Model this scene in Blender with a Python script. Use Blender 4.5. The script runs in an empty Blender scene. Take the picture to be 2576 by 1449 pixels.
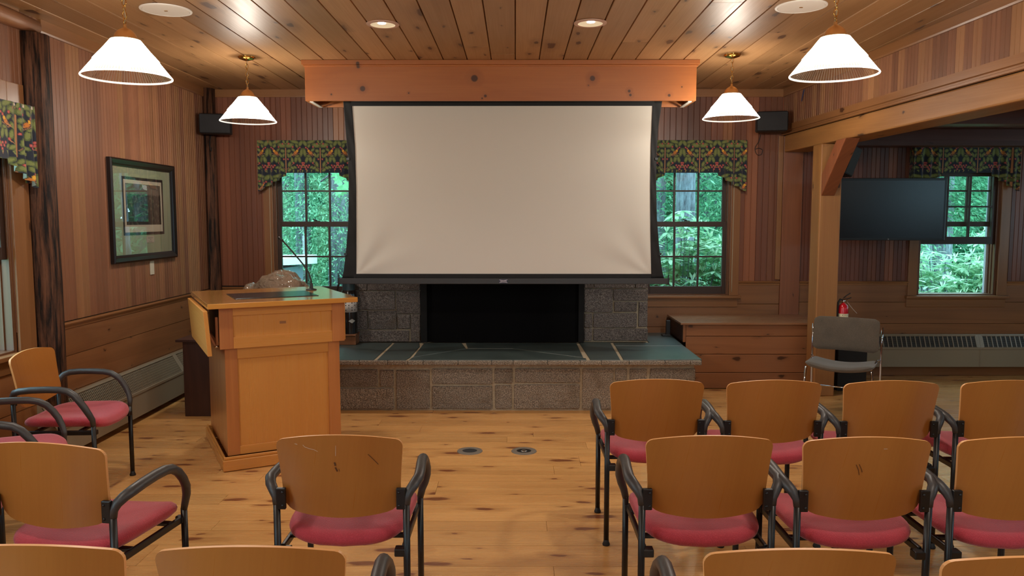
import bpy, math, random
from mathutils import Vector, Matrix
R = math.radians
PI = math.pi
sc = bpy.context.scene
C = sc.collection
random.seed(7)

# ------------------------------------------------------------------ camera, world, exposure
cd = bpy.data.cameras.new('camera'); cam = bpy.data.objects.new('camera', cd); C.objects.link(cam)
cd.sensor_fit = 'HORIZONTAL'; cd.sensor_width = 36.0; cd.lens = 1960.0 / 2576.0 * 36.0
cd.clip_start = 0.05; cd.clip_end = 300
cam.location = (0, 0, 1.6)
cam.rotation_euler = (R(90) - math.atan(174.5 / 1960), 0, math.atan(8 / 1960))
sc.camera = cam
vs = sc.view_settings
vs.view_transform = 'Standard'; vs.look = 'None'; vs.gamma = 1.0; vs.use_curve_mapping = False
vs.exposure = 0.02
wd = bpy.data.worlds.new('overcast_sky'); sc.world = wd; wd.use_nodes = True
bg = wd.node_tree.nodes['Background']
bg.inputs[0].default_value = (0.50, 0.84, 1.0, 1); bg.inputs[1].default_value = 7.0
cy = sc.cycles
cy.max_bounces = 10; cy.diffuse_bounces = 5; cy.glossy_bounces = 4; cy.transmission_bounces = 8
cy.transparent_max_bounces = 24; cy.sample_clamp_indirect = 6.0; cy.blur_glossy = 0.6
cy.caustics_reflective = False; cy.caustics_refractive = False
cy.use_denoising = True

def area(name, loc, direction, sx, sy, power, col):
    l = bpy.data.lights.new(name, 'AREA'); l.shape = 'RECTANGLE'; l.size = sx; l.size_y = sy
    l.energy = power; l.color = col
    o = bpy.data.objects.new(name, l); C.objects.link(o); o.location = loc
    o.rotation_euler = Vector(direction).to_track_quat('-Z', 'Y').to_euler()
    return o
# pendants of the same kind hang farther back in the room, out of the picture
for x, y in ((-2.0, 1.9), (1.64, 1.9), (-2.0, -0.6), (1.64, -0.6)):
    l = bpy.data.lights.new('rear_pendant_light', 'POINT'); l.energy = 40; l.color = (1.0, 0.92, 0.81); l.shadow_soft_size = 0.12
    o = bpy.data.objects.new('rear_pendant_light', l); C.objects.link(o); o.location = (x, y, 2.30)
for x, y in ((4.8, 1.5),):  # unseen point light added to fill the alcove, no lamp fixture there
    l = bpy.data.lights.new('alcove_fill_light', 'POINT'); l.energy = 5; l.color = (1.0, 0.92, 0.81); l.shadow_soft_size = 0.12
    o = bpy.data.objects.new('alcove_fill_light', l); C.objects.link(o); o.location = (x, y, 2.2)

# ------------------------------------------------------------------ helpers
def lin(c):
    return tuple((v / 255 / 12.92) if v / 255 <= 0.04045 else ((v / 255 + 0.055) / 1.055) ** 2.4 for v in c) + (1,)

class NT:
    def __init__(s, name):
        s.m = bpy.data.materials.new(name); s.m.use_nodes = True
        s.t = s.m.node_tree; s.n = s.t.nodes; s.b = s.n['Principled BSDF']; s.out = s.n['Material Output']
    def new(s, typ, ins=None, **kw):
        nd = s.n.new(typ)
        for k, v in kw.items(): setattr(nd, k, v)
        if ins:
            for k, v in ins.items(): s.put(nd.inputs[k], v)
        return nd
    def put(s, sock, v):
        if isinstance(v, bpy.types.NodeSocket): s.t.links.new(v, sock)
        elif isinstance(v, bpy.types.Node): s.t.links.new(v.outputs[0], sock)
        else: sock.default_value = v
    def math(s, op, a, b=None, c=None, clamp=False):
        nd = s.n.new('ShaderNodeMath'); nd.operation = op; nd.use_clamp = clamp
        s.put(nd.inputs[0], a)
        if b is not None: s.put(nd.inputs[1], b)
        if c is not None: s.put(nd.inputs[2], c)
        return nd.outputs[0]
    def mix(s, f, a, b, typ='MIX'):
        nd = s.n.new('ShaderNodeMix'); nd.data_type = 'RGBA'; nd.blend_type = typ
        s.put(nd.inputs[0], f); s.put(nd.inputs[6], a); s.put(nd.inputs[7], b)
        return nd.outputs[2]
    def ramp(s, f, lo, hi, a=0.0, b=1.0):
        nd = s.n.new('ShaderNodeMapRange'); nd.clamp = True
        s.put(nd.inputs[0], f); nd.inputs[1].default_value = lo; nd.inputs[2].default_value = hi
        nd.inputs[3].default_value = a; nd.inputs[4].default_value = b
        return nd.outputs[0]
    def bump(s, h, strength=0.3, dist=0.01):
        nd = s.new('ShaderNodeBump', {'Height': h, 'Strength': strength, 'Distance': dist})
        s.put(s.b.inputs['Normal'], nd)

def plain(name, rgb, rough=0.5, metal=0.0, spec=0.5, noise=0.0, nscale=40, emit=None, estr=0.0, bump=0.0):
    t = NT(name); col = lin(rgb)
    t.b.inputs['Roughness'].default_value = rough; t.b.inputs['Metallic'].default_value = metal
    t.b.inputs['Specular IOR Level'].default_value = spec
    if noise or bump:
        tc = t.new('ShaderNodeTexCoord')
        nz = t.new('ShaderNodeTexNoise', {'Vector': tc.outputs['Object'], 'Scale': nscale, 'Detail': 4.0})
        f = t.ramp(nz.outputs[0], 0.3, 0.7, 1 - noise, 1 + noise)
        v = t.new('ShaderNodeVectorMath', {0: col[:3]}, operation='SCALE'); t.put(v.inputs['Scale'], f)
        t.put(t.b.inputs['Base Color'], v.outputs[0])
        if bump: t.bump(nz.outputs[0], bump, 0.004)
    else:
        t.b.inputs['Base Color'].default_value = col
    if emit:
        t.b.inputs['Emission Color'].default_value = lin(emit); t.b.inputs['Emission Strength'].default_value = estr
    return t.m

_w = {}
def wood(name, c1, c2, axis='X', rough=0.4, knots=0.5, tone=0.25, knotcol=(52, 26, 14), ring=9.0, hue=None, spec=0.5,
         coat=0.0, kscale=(2.2, 5.5), bump=0.08, stretch=0.07, krad=0.075, fixed=()):
    key = (name, axis)
    if key in _w: return _w[key]
    t = NT(name + '_' + axis.lower())
    tc = t.new('ShaderNodeTexCoord'); geo = t.new('ShaderNodeNewGeometry')
    rnd = geo.outputs['Random Per Island']
    sp = t.new('ShaderNodeSeparateXYZ', {0: tc.outputs['Object']})
    ax = {'X': 0, 'Y': 1, 'Z': 2}[axis]; oth = [i for i in range(3) if i != ax]
    u = t.math('MULTIPLY_ADD', rnd, 37.0, sp.outputs[ax])
    v = t.math('ADD', sp.outputs[oth[0]], sp.outputs[oth[1]])
    v = t.math('MULTIPLY_ADD', rnd, 11.3, v)
    kx = t.math('MULTIPLY', u, kscale[0]); ky = t.math('MULTIPLY', v, kscale[1])
    kv = t.new('ShaderNodeCombineXYZ', {0: kx, 1: ky})
    dn = t.new('ShaderNodeTexNoise', {'Vector': kv, 'Scale': 4.0, 'Detail': 3.0})
    kv2 = t.new('ShaderNodeVectorMath', {0: kv.outputs[0], 1: dn.outputs[1]}, operation='MULTIPLY_ADD')
    kv2.inputs[1].default_value = (0, 0, 0)
    dv = t.new('ShaderNodeVectorMath', {0: dn.outputs[1]}, operation='SCALE'); dv.inputs['Scale'].default_value = 0.26
    kvv = t.new('ShaderNodeVectorMath', {0: kv.outputs[0], 1: dv.outputs[0]}, operation='ADD')
    vor = t.new('ShaderNodeTexVoronoi', {'Vector': kvv.outputs[0], 'Scale': 1.0}, voronoi_dimensions='2D')
    d = vor.outputs['Distance']
    sc3 = t.new('ShaderNodeSeparateColor', {0: vor.outputs['Color']})
    gate = t.math('LESS_THAN', sc3.outputs[0], knots)
    rad = t.math('MULTIPLY_ADD', t.math('POWER', sc3.outputs[1], 2.2), krad * 1.1, krad * 0.28)
    q = t.math('DIVIDE', d, rad)
    core = t.math('MULTIPLY', t.ramp(q, 0.75, 1.15, 1, 0), gate)
    halo = t.math('MULTIPLY', t.ramp(q, 0.9, 3.4, 1, 0), gate)
    ru, rv = sp.outputs[ax], t.math('ADD', sp.outputs[oth[0]], sp.outputs[oth[1]])
    for fu, fv, fr_ in fixed:
        dd = t.math('SQRT', t.math('ADD', t.math('POWER', t.math('ABSOLUTE', t.math('SUBTRACT', ru, fu)), 2.0), t.math('POWER', t.math('ABSOLUTE', t.math('SUBTRACT', rv, fv)), 2.0)))
        dd = t.math('DIVIDE', t.math('MULTIPLY_ADD', dn.outputs[0], 0.006, dd), fr_)
        core = t.math('MAXIMUM', core, t.ramp(dd, 0.85, 1.15, 1, 0)); halo = t.math('MAXIMUM', halo, t.ramp(dd, 0.9, 3.0, 1, 0))
    # grain
    gu = t.math('MULTIPLY', u, stretch)
    gvec = t.new('ShaderNodeCombineXYZ', {0: gu, 1: v, 2: t.math('MULTIPLY', rnd, 9.0)})
    g1 = t.new('ShaderNodeTexNoise', {'Vector': gvec, 'Scale': 5.0, 'Detail': 2.0, 'Distortion': 0.6})
    base = t.math('MULTIPLY_ADD', halo, 0.18, g1.outputs[0])
    rings = t.math('PINGPONG', t.math('MULTIPLY', base, ring), 1.0)
    gv2 = t.new('ShaderNodeCombineXYZ', {0: t.math('MULTIPLY', u, 0.018), 1: v, 2: t.math('MULTIPLY', rnd, 9.0)})
    g2 = t.new('ShaderNodeTexNoise', {'Vector': gv2, 'Scale': 110.0, 'Detail': 3.0})
    g3 = t.new('ShaderNodeTexNoise', {'Vector': gvec, 'Scale': 2.3, 'Detail': 2.0})
    f = t.math('MULTIPLY_ADD', rings, 0.35, t.math('MULTIPLY', g2.outputs[0], 0.45))
    f = t.math('ADD', f, t.math('MULTIPLY_ADD', g3.outputs[0], 0.7, -0.35), clamp=True)
    col = t.mix(f, lin(c1), lin(c2))
    if hue:
        r2 = t.math('FRACT', t.math('MULTIPLY', rnd, 17.31))
        col = t.mix(t.ramp(r2, 0.55, 0.95, 0, 1), col, t.mix(f, lin(hue[0]), lin(hue[1])))
    tf = t.math('MULTIPLY_ADD', rnd, 2 * tone, 1 - tone)
    vm = t.new('ShaderNodeVectorMath', {0: col}, operation='SCALE'); t.put(vm.inputs['Scale'], tf)
    if knots > 0:
        kc = lin(knotcol)
        col = t.mix(t.math('MULTIPLY', halo, 0.40), vm.outputs[0], tuple(0.5 * a + 0.5 * b for a, b in zip(lin(c2), kc)))
        col = t.mix(t.math('MULTIPLY', core, 0.86), col, kc)
    else: col = vm.outputs[0]
    t.put(t.b.inputs['Base Color'], col)
    t.put(t.b.inputs['Roughness'], t.math('MULTIPLY_ADD', g2.outputs[0], 0.15, rough - 0.07))
    t.b.inputs['Specular IOR Level'].default_value = spec
    t.b.inputs['Coat Weight'].default_value = coat; t.b.inputs['Coat Roughness'].default_value = 0.18
    t.bump(t.math('MULTIPLY_ADD', g1.outputs[0], 2.5, f), bump, 0.003)
    _w[key] = t.m
    return t.m

class MB:
    def __init__(s): s.v = []; s.f = []; s.mi = []; s.sm = []; s.mat = 0; s.M = None
    def add(s, vs, fs, smooth=False, m=None):
        o = len(s.v)
        for p in vs:
            s.v.append(tuple(s.M @ Vector(p)) if s.M else tuple(p))
        for f in fs:
            s.f.append([i + o for i in f]); s.mi.append(s.mat if m is None else m); s.sm.append(smooth)
    def box(s, x0, y0, z0, x1, y1, z1, m=None):
        vs = [(x0, y0, z0), (x1, y0, z0), (x1, y1, z0), (x0, y1, z0), (x0, y0, z1), (x1, y0, z1), (x1, y1, z1), (x0, y1, z1)]
        s.add(vs, [(0, 3, 2, 1), (4, 5, 6, 7), (0, 1, 5, 4), (1, 2, 6, 5), (2, 3, 7, 6), (3, 0, 4, 7)], m=m)
    def hexa(s, vs, m=None):
        s.add(vs, [(0, 3, 2, 1), (4, 5, 6, 7), (0, 1, 5, 4), (1, 2, 6, 5), (2, 3, 7, 6), (3, 0, 4, 7)], m=m)
    def prism(s, poly, h0, h1, plane='XY', m=None, smooth=False):
        def P(a, b, h): return {'XY': (a, b, h), 'XZ': (a, h, b), 'YZ': (h, a, b)}[plane]
        n = len(poly)
        vs = [P(a, b, h0) for a, b in poly] + [P(a, b, h1) for a, b in poly]
        fs = [tuple(range(n - 1, -1, -1)), tuple(range(n, 2 * n))] + [(i, (i + 1) % n, n + (i + 1) % n, n + i) for i in range(n)]
        s.add(vs, fs, m=m, smooth=smooth)
    def tube(s, pts, r, n=8, caps=True, closed=False, m=None, flat=1.0):
        pts = [Vector(p) for p in pts]; N = len(pts)
        rs = r if isinstance(r, (list, tuple)) else [r] * N
        up = None; vs = []
        for i, p in enumerate(pts):
            if closed: tdir = (pts[(i + 1) % N] - pts[i - 1])
            else: tdir = pts[min(i + 1, N - 1)] - pts[max(i - 1, 0)]
            tdir.normalize()
            if up is None:
                up = Vector((0, 0, 1)) if abs(tdir.z) < 0.9 else Vector((0, 1, 0))
            a = up - tdir * up.dot(tdir); a.normalize(); up = a; b = tdir.cross(a)
            for k in range(n):
                an = 2 * PI * k / n
                vs.append(p + a * math.cos(an) * rs[i] * flat + b * math.sin(an) * rs[i])
        fs = []
        for i in range(N if closed else N - 1):
            j = (i + 1) % N
            for k in range(n):
                fs.append((i * n + k, i * n + (k + 1) % n, j * n + (k + 1) % n, j * n + k))
        s.add(vs, fs, smooth=True, m=m)
        if caps and not closed:
            o = len(s.v) - len(vs)
            s.f.append([o + k for k in range(n - 1, -1, -1)]); s.mi.append(s.mat if m is None else m); s.sm.append(False)
            s.f.append([o + (N - 1) * n + k for k in range(n)]); s.mi.append(s.mat if m is None else m); s.sm.append(False)
    def lathe(s, prof, n=24, c=(0, 0, 0), m=None, rib=0.0, axis='Z', mfun=None):
        vs = []; c = Vector(c)
        for i, (r, z) in enumerate(prof):
            for k in range(n):
                a = 2 * PI * k / n; rr = r + (rib if k % 2 else 0) * (1 if r > 0.02 else 0)
                p = (rr * math.cos(a), rr * math.sin(a), z)
                if axis == 'Y': p = (p[0], p[2], p[1])
                if axis == 'X': p = (p[2], p[0], p[1])
                vs.append(c + Vector(p))
        for i in range(len(prof) - 1):
            fs = [(i * n + k, i * n + (k + 1) % n, (i + 1) * n + (k + 1) % n, (i + 1) * n + k) for k in range(n)]
            if i == 0: base = len(s.v); s.add(vs, fs, smooth=rib == 0, m=(mfun(i) if mfun else m))
            else:
                for f in fs:
                    s.f.append([q + base for q in f]); s.mi.append(mfun(i) if mfun else (s.mat if m is None else m)); s.sm.append(rib == 0)
        for ring, rev in ((0, True), (len(prof) - 1, False)):
            if prof[ring][0] > 1e-4 and prof[ring][0] < 0.004 or prof[ring][0] == 0: pass
    def cyl(s, c0, c1, r, n=16, m=None):
        s.tube([c0, c1], r, n=n, m=m)
    def grid(s, nu, nv, fn, m=None, smooth=True, flip=False):
        vs = [fn(i / nu, j / nv) for j in range(nv + 1) for i in range(nu + 1)]
        fs = []
        for j in range(nv):
            for i in range(nu):
                q = (j * (nu + 1) + i, j * (nu + 1) + i + 1, (j + 1) * (nu + 1) + i + 1, (j + 1) * (nu + 1) + i)
                fs.append(q[::-1] if flip else q)
        s.add(vs, fs, smooth=smooth, m=m)
    def build(s, name, mats, parent=None, bevel=0.0, seg=2, loc=None, angle=None):
        me = bpy.data.meshes.new(name)
        me.from_pydata(s.v, [], s.f); me.update()
        if not isinstance(mats, (list, tuple)): mats = [mats]
        for mt in mats: me.materials.append(mt)
        me.polygons.foreach_set('material_index', s.mi)
        me.polygons.foreach_set('use_smooth', s.sm)
        if angle: me.set_sharp_from_angle(angle=R(angle))
        o = bpy.data.objects.new(name, me); C.objects.link(o)
        if parent: o.parent = parent
        if loc: o.location = loc
        if bevel:
            b = o.modifiers.new('bevel', 'BEVEL'); b.width = bevel; b.segments = seg; b.limit_method = 'ANGLE'; b.angle_limit = R(40)
            b.harden_normals = False
        return o

def thing(name, label, cat, loc=(0, 0, 0), rz=0.0, group=None):
    o = bpy.data.objects.new(name, None); C.objects.link(o); o.location = loc; o.rotation_euler = (0, 0, rz)
    o.empty_display_size = 0.1
    tag(o, label, cat, group); return o
def tag(o, label=None, cat=None, group=None, kind=None):
    if label: o['label'] = label
    if cat: o['category'] = cat
    if group: o['group'] = group
    if kind: o['kind'] = kind
    return o
def struct(o, label=None):
    o['kind'] = 'structure'
    if label: o['label'] = label
    return o
def dup(root, loc, rz, label, group=None):
    r = root.copy(); C.objects.link(r); r.location = loc; r.rotation_euler = (0, 0, rz); r['label'] = label
    if group: r['group'] = group
    for ch in list(root.children):
        c = ch.copy(); C.objects.link(c); c.parent = r
        for g in list(ch.children):
            d = g.copy(); C.objects.link(d); d.parent = c
    return r

# ------------------------------------------------------------------ materials
CED = dict(c1=(134, 90, 65), c2=(102, 65, 46), rough=0.48, spec=0.3, knots=0.0, tone=0.16, hue=((156, 112, 76), (128, 88, 58)), ring=8, stretch=0.03)
def cedar(ax='Z'): return wood('cedar_beadboard', axis=ax, **CED)
def pine(ax): return wood('pine_wainscot', (144, 98, 62), (112, 72, 44), axis=ax, rough=0.38, knots=0.45, tone=0.10, kscale=(2.6, 4.6), krad=0.065)
def trimw(ax): return wood('trim_pine', (146, 100, 60), (114, 74, 43), axis=ax, rough=0.36, knots=0.10, tone=0.08, ring=7)
def benchw(ax): return wood('bench_pine', (146, 96, 62), (118, 75, 47), axis=ax, rough=0.34, knots=0.55, tone=0.08, kscale=(2.6, 6.0), krad=0.11)
def ceilw(): return wood('ceiling_pine', (168, 128, 88), (138, 100, 64), axis='Y', rough=0.42, knots=0.7, tone=0.16, kscale=(1.9, 5.2), krad=0.12, knotcol=(78, 50, 34), spec=0.2, bump=0.10, ring=4, stretch=0.12)
def floorw(): return wood('floor_pine', (220, 168, 104), (186, 132, 74), axis='X', ring=5, stretch=0.10, coat=0.2, rough=0.27, knots=0.62, tone=0.13, kscale=(2.4, 7.0), krad=0.15, knotcol=(112, 56, 32), spec=0.4, bump=0.04)
KN = [((a - 1296) * .003283, 6.45 + 2.555 + (252 - b) * .00325, q) for a, b, q in ((1195, 197, .030), (1487, 197, .024), (918, 222, .024), (908, 168, .016), (1222, 240, .014), (1214, 246, .009), (1578, 228, .014), (1581, 238, .013), (1677, 239, .014), (1032, 233, .009), (1708, 218, .009), (1477, 214, .008), (840, 236, .01))]
def soffw(ax): return wood('soffit_pine', (176, 108, 54), (150, 84, 38), axis=ax, rough=0.36, knots=0.001, tone=0.03, knotcol=(48, 24, 14), ring=6, stretch=0.12, fixed=KN if ax == 'X' else ())
def beamw(ax): return wood('timber', (172, 120, 66), (128, 82, 42), axis=ax, rough=0.55, knots=0.45, tone=0.05, kscale=(1.8, 4.5), krad=0.09, bump=0.25)
def darkw(ax): return wood('dark_timber', (98, 56, 42), (66, 36, 28), axis=ax, rough=0.5, knots=0.2, tone=0.1)
def mapw(ax): return wood('maple', (206, 146, 74), (184, 118, 52), axis=ax, rough=0.28, knots=0.0, tone=0.06, ring=1.5, stretch=0.10, coat=0.3, bump=0.01)
def oakw(ax): return wood('lectern_stile', (186, 120, 66), (152, 88, 44), axis=ax, rough=0.3, knots=0.0, tone=0.05, ring=8, coat=0.3)
def plyw(): return wood('plywood_back', (170, 110, 50), (152, 92, 36), axis='Z', rough=0.30, knots=0.0, tone=0.03, ring=3, stretch=0.25, coat=0.35, bump=0.02)
def walnut(ax): return wood('dark_cabinet', (72, 42, 34), (40, 22, 18), axis=ax, rough=0.4, knots=0.0, tone=0.05, ring=9)
def log_mat():
    t = NT('dark_log'); tc = t.new('ShaderNodeTexCoord'); mp_ = t.new('ShaderNodeMapping', {'Vector': tc.outputs['Object'], 'Scale': (16, 16, 1.1)})
    n = t.new('ShaderNodeTexNoise', {'Vector': mp_.outputs[0], 'Scale': 2.0, 'Detail': 7.0, 'Roughness': 0.7})
    t.put(t.b.inputs['Base Color'], t.mix(t.ramp(n.outputs[0], .42, .60), lin((20, 12, 10)), lin((104, 68, 48)))); t.b.inputs['Roughness'].default_value = .6
    t.b.inputs['Specular IOR Level'].default_value = 0.25; t.bump(n.outputs[0], 0.8, .02); return t.m
logm = log_mat()
logy = wood('log_bark', (150, 100, 62), (96, 60, 40), axis='Y', rough=0.5, knots=0.3, tone=0.0, ring=10, bump=0.4)
plyedge = plain('plywood_edge', (226, 166, 104), 0.4)
blackm = plain('black_metal', (18, 17, 18), 0.38)
armm = plain('armrest_rubber', (58, 56, 56), 0.42, bump=0.1, nscale=300)
rubber = plain('black_rubber', (26, 25, 25), 0.6)
brass = plain('polished_brass', (206, 160, 84), 0.16, metal=1.0)
brassd = plain('copper_cap', (196, 150, 96), 0.32, metal=0.7)
chrome = plain('chrome', (210, 212, 216), 0.08, metal=1.0)
white = plain('white_paint', (222, 214, 204), 0.5)
whitep = plain('white_paper', (205, 200, 190), 0.7)
heatm = plain('heater_enamel', (140, 128, 108), 0.38)
heatd = plain('heater_fins', (16, 14, 12), 0.6)
blackf = plain('black_fabric', (20, 19, 19), 0.85, noise=0.2, nscale=14, bump=0.3)
mortar = plain('mortar', (170, 156, 132), 0.9, noise=0.15, nscale=60, bump=0.6)
dark = plain('dark_backing', (22, 13, 9), 0.9)
outm = plain('outside_siding', (70, 60, 50), 0.8)

def stone(name, c1, c2, sp):
    t = NT(name); tc = t.new('ShaderNodeTexCoord'); geo = t.new('ShaderNodeNewGeometry')
    n1 = t.new('ShaderNodeTexNoise', {'Vector': tc.outputs['Object'], 'Scale': 130.0, 'Detail': 3.0})
    n2 = t.new('ShaderNodeTexNoise', {'Vector': tc.outputs['Object'], 'Scale': 7.0, 'Detail': 4.0})
    n3 = t.new('ShaderNodeTexNoise', {'Vector': tc.outputs['Object'], 'Scale': 40.0, 'Detail': 5.0})
    col = t.mix(t.ramp(n1.outputs[0], 0.38, 0.62), lin(c1), lin(c2))
    col = t.mix(t.ramp(n1.outputs[0], 0.66, 0.72, 0, 0.7), col, lin(sp))
    col = t.mix(t.ramp(n2.outputs[0], 0.55, 0.75, 0, 0.5), col, lin((86, 70, 50)))
    vm = t.new('ShaderNodeVectorMath', {0: col}, operation='SCALE')
    t.put(vm.inputs['Scale'], t.math('MULTIPLY_ADD', geo.outputs['Random Per Island'], 0.3, 0.85))
    t.put(t.b.inputs['Base Color'], vm.outputs[0]); t.b.inputs['Roughness'].default_value = 0.8
    t.bump(t.math('MULTIPLY_ADD', n3.outputs[0], 2.0, n1.outputs[0]), 0.9, 0.008)
    return t.m
granite = stone('granite', (92, 84, 76), (160, 148, 132), (214, 202, 180))
granite2 = stone('dark_granite', (70, 63, 60), (124, 114, 108), (170, 158, 142))
def slate_mat():
    t = NT('slate'); tc = t.new('ShaderNodeTexCoord'); geo = t.new('ShaderNodeNewGeometry')
    n2 = t.new('ShaderNodeTexNoise', {'Vector': tc.outputs['Object'], 'Scale': 5.0, 'Detail': 6.0})
    col = t.mix(n2.outputs[0], lin((36, 46, 46)), lin((78, 92, 90)))
    t.put(t.b.inputs['Base Color'], col); t.b.inputs['Roughness'].default_value = 0.4; t.b.inputs['Specular IOR Level'].default_value = 0.9
    t.bump(n2.outputs[0], 0.35, 0.01); return t.m
slate = slate_mat()

def fabric(name, c1, c2, scale=420):
    t = NT(name); tc = t.new('ShaderNodeTexCoord')
    ck = t.new('ShaderNodeTexVoronoi', {'Vector': tc.outputs['Object'], 'Scale': scale * 0.6})
    nz = t.new('ShaderNodeTexNoise', {'Vector': tc.outputs['Object'], 'Scale': 9.0, 'Detail': 3.0})
    f = t.math('MULTIPLY_ADD', nz.outputs[0], 0.5, t.math('MULTIPLY', ck.outputs[0], 0.6), clamp=True)
    t.put(t.b.inputs['Base Color'], t.mix(f, lin(c1), lin(c2)))
    t.b.inputs['Roughness'].default_value = 0.85; t.b.inputs['Sheen Weight'].default_value = 0.25
    t.bump(ck.outputs[0], 0.5, 0.002); return t.m
redf = fabric('raspberry_fabric', (142, 34, 48), (186, 58, 72))
greyf = fabric('grey_tweed', (44, 39, 33), (104, 92, 77), 500)
screenm = plain('screen_cloth', (206, 199, 188), 0.8, spec=0.2, noise=0.012, nscale=500)

def glass_pane():
    t = NT('window_glass'); n = t.n
    tr = t.new('ShaderNodeBsdfTransparent', {0: (0.95, 0.97, 0.96, 1)})
    gl = t.new('ShaderNodeBsdfGlossy', {'Roughness': 0.0, 'Color': (1, 1, 1, 1)})
    lw_ = t.new('ShaderNodeLayerWeight', {'Blend': 0.5})
    fr = t.math('MULTIPLY_ADD', t.math('POWER', lw_.outputs['Facing'], 5.0), 0.9, 0.045)
    mx = t.new('ShaderNodeMixShader', {0: fr, 1: tr.outputs[0], 2: gl.outputs[0]})
    t.put(t.out.inputs[0], mx.outputs[0]); return t.m
glass = glass_pane()
def picglass_mat():
    t = NT('picture_glass')
    tr = t.new('ShaderNodeBsdfTransparent', {0: (1, 1, 1, 1)})
    gl = t.new('ShaderNodeBsdfGlossy', {'Roughness': 0.01})
    lw_ = t.new('ShaderNodeLayerWeight', {'Blend': 0.5})
    fr = t.math('MULTIPLY_ADD', t.math('POWER', lw_.outputs['Facing'], 5.0), 0.85, 0.13)
    mx = t.new('ShaderNodeMixShader', {0: fr, 1: tr.outputs[0], 2: gl.outputs[0]})
    t.put(t.out.inputs[0], mx.outputs[0]); return t.m
picglass = picglass_mat()
def shade_mat(name, transp, transl, emis, ribs=0.0, tcol=(1, 0.98, 0.95, 1), gloss=0.2):
    t = NT(name)
    tr = t.new('ShaderNodeBsdfTransparent', {0: (1, 0.99, 0.97, 1)})
    tl = t.new('ShaderNodeBsdfTranslucent', {0: tcol})
    gl = t.new('ShaderNodeBsdfGlossy', {'Roughness': 0.12})
    a = t.new('ShaderNodeMixShader', {0: gloss, 1: tl.outputs[0], 2: gl.outputs[0]})
    fac = transp
    if ribs:
        tc = t.new('ShaderNodeTexCoord'); sp = t.new('ShaderNodeSeparateXYZ', {0: tc.outputs['Object']})
        an = t.math('MULTIPLY', t.math('ARCTAN2', sp.outputs[1], sp.outputs[0]), 96 / (2 * PI))
        st = t.math('PINGPONG', an, 0.5)
        fac = t.math('MULTIPLY_ADD', t.ramp(st, 0.1, 0.32), ribs, transp - ribs)
    b = t.new('ShaderNodeMixShader', {0: 0.5, 1: a.outputs[0], 2: tr.outputs[0]}); t.put(b.inputs[0], fac)
    if emis:
        e = t.new('ShaderNodeEmission', {0: lin((255, 246, 232)), 1: emis})
        b = t.new('ShaderNodeAddShader', {0: b.outputs[0], 1: e.outputs[0]})
    t.put(t.out.inputs[0], b.outputs[0]); return t.m
shade_up = shade_mat('lamp_glass_frosted', 0.5, 0.4, 0.9)
shade_lo = shade_mat('lamp_glass_ribbed', 0.90, 0.2, 0.0, ribs=0.34, tcol=(0.9, 0.88, 0.84, 1), gloss=0.2)
shade_rim = shade_mat('lamp_glass_rim', 0.5, 0.5, 0.5)
def emis(name, rgb, st):
    t = NT(name); e = t.new('ShaderNodeEmission', {0: lin(rgb), 1: st}); t.put(t.out.inputs[0], e.outputs[0]); return t.m
bulbm = emis('bulb_glow', (255, 236, 206), 12.0)

# ------------------------------------------------------------------ room shell
XL, YB, ZC = -3.08, 7.90, 2.88
XR, YF = 6.4, -3.0
def xr(y): return 2.68 + (YB - y) * 0.045       # face of the upper wall over the beam
def split(lo, hi, holes_iv):
    segs = [(lo, hi)]
    for a, b in holes_iv:
        ns = []
        for s0, s1 in segs:
            if b <= s0 or a >= s1: ns.append((s0, s1)); continue
            if a > s0: ns.append((s0, a))
            if b < s1: ns.append((b, s1))
        segs = ns
    return segs
def holed(mb, mapf, a0, a1, z0, z1, d0, d1, holes, m=None):
    ed = sorted({a0, a1} | {h for H in holes for h in (H[0], H[1]) if a0 < h < a1})
    for p, q in zip(ed, ed[1:]):
        mid = (p + q) / 2
        for s0, s1 in split(z0, z1, [(H[2], H[3]) for H in holes if H[0] < mid < H[1]]):
            vs = [mapf(a, d, z) for z in (s0, s1) for a, d in ((p, d0), (q, d0), (q, d1), (p, d1))]
            mb.hexa(vs, m=m)
def beads(mb, mapf, a0, a1, z0, z1, holes, w=0.086, g=0.007, dep=0.005, nb=2):
    n = int((a1 - a0) / w) + 1; ed = [a0 + i * w for i in range(n)] + [a1]
    full = sorted(set(ed) | {h for H in holes for h in (H[0], H[1]) if a0 < h < a1})
    for p, q in zip(full, full[1:]):
        if q - p < 0.004: continue
        mid = (p + q) / 2
        for s0, s1 in split(z0, z1, [(H[2], H[3]) for H in holes if H[0] < mid < H[1]]):
            k = nb if q - p > 0.06 else 1
            prof = []
            for i in range(k):
                b0 = p + (q - p) * i / k; b1 = p + (q - p) * (i + 1) / k
                prof += [(b0, 0.0), (b0 + g / 2, dep), (b1 - g / 2, dep)]
            prof.append((q, 0.0))
            vs = [mapf(a, d, s0) for a, d in prof] + [mapf(a, d, s1) for a, d in prof]; N = len(prof)
            mb.add(vs, [(i, i + 1, N + i + 1, N + i) for i in range(N - 1)])
def hboards(mb, mapf, a0, a1, zs, holes, dep=0.010, g=0.006):
    for z0, z1 in zip(zs, zs[1:]):
        ed = sorted({a0, a1} | {h for H in holes if H[3] > z0 and H[2] < z1 for h in (H[0], H[1]) if a0 < h < a1})
        for p, q in zip(ed, ed[1:]):
            mid = (p + q) / 2
            for s0, s1 in split(z0, z1, [(H[2], H[3]) for H in holes if H[0] < mid < H[1]]):
                prof = [(s0, 0), (s0 + g / 2, dep), (s1 - g / 2, dep), (s1, 0)]
                vs = [mapf(p, d, z) for z, d in prof] + [mapf(q, d, z) for z, d in prof]
                mb.add(vs, [(i, i + 1, 5 + i, 4 + i) for i in range(3)])

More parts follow.
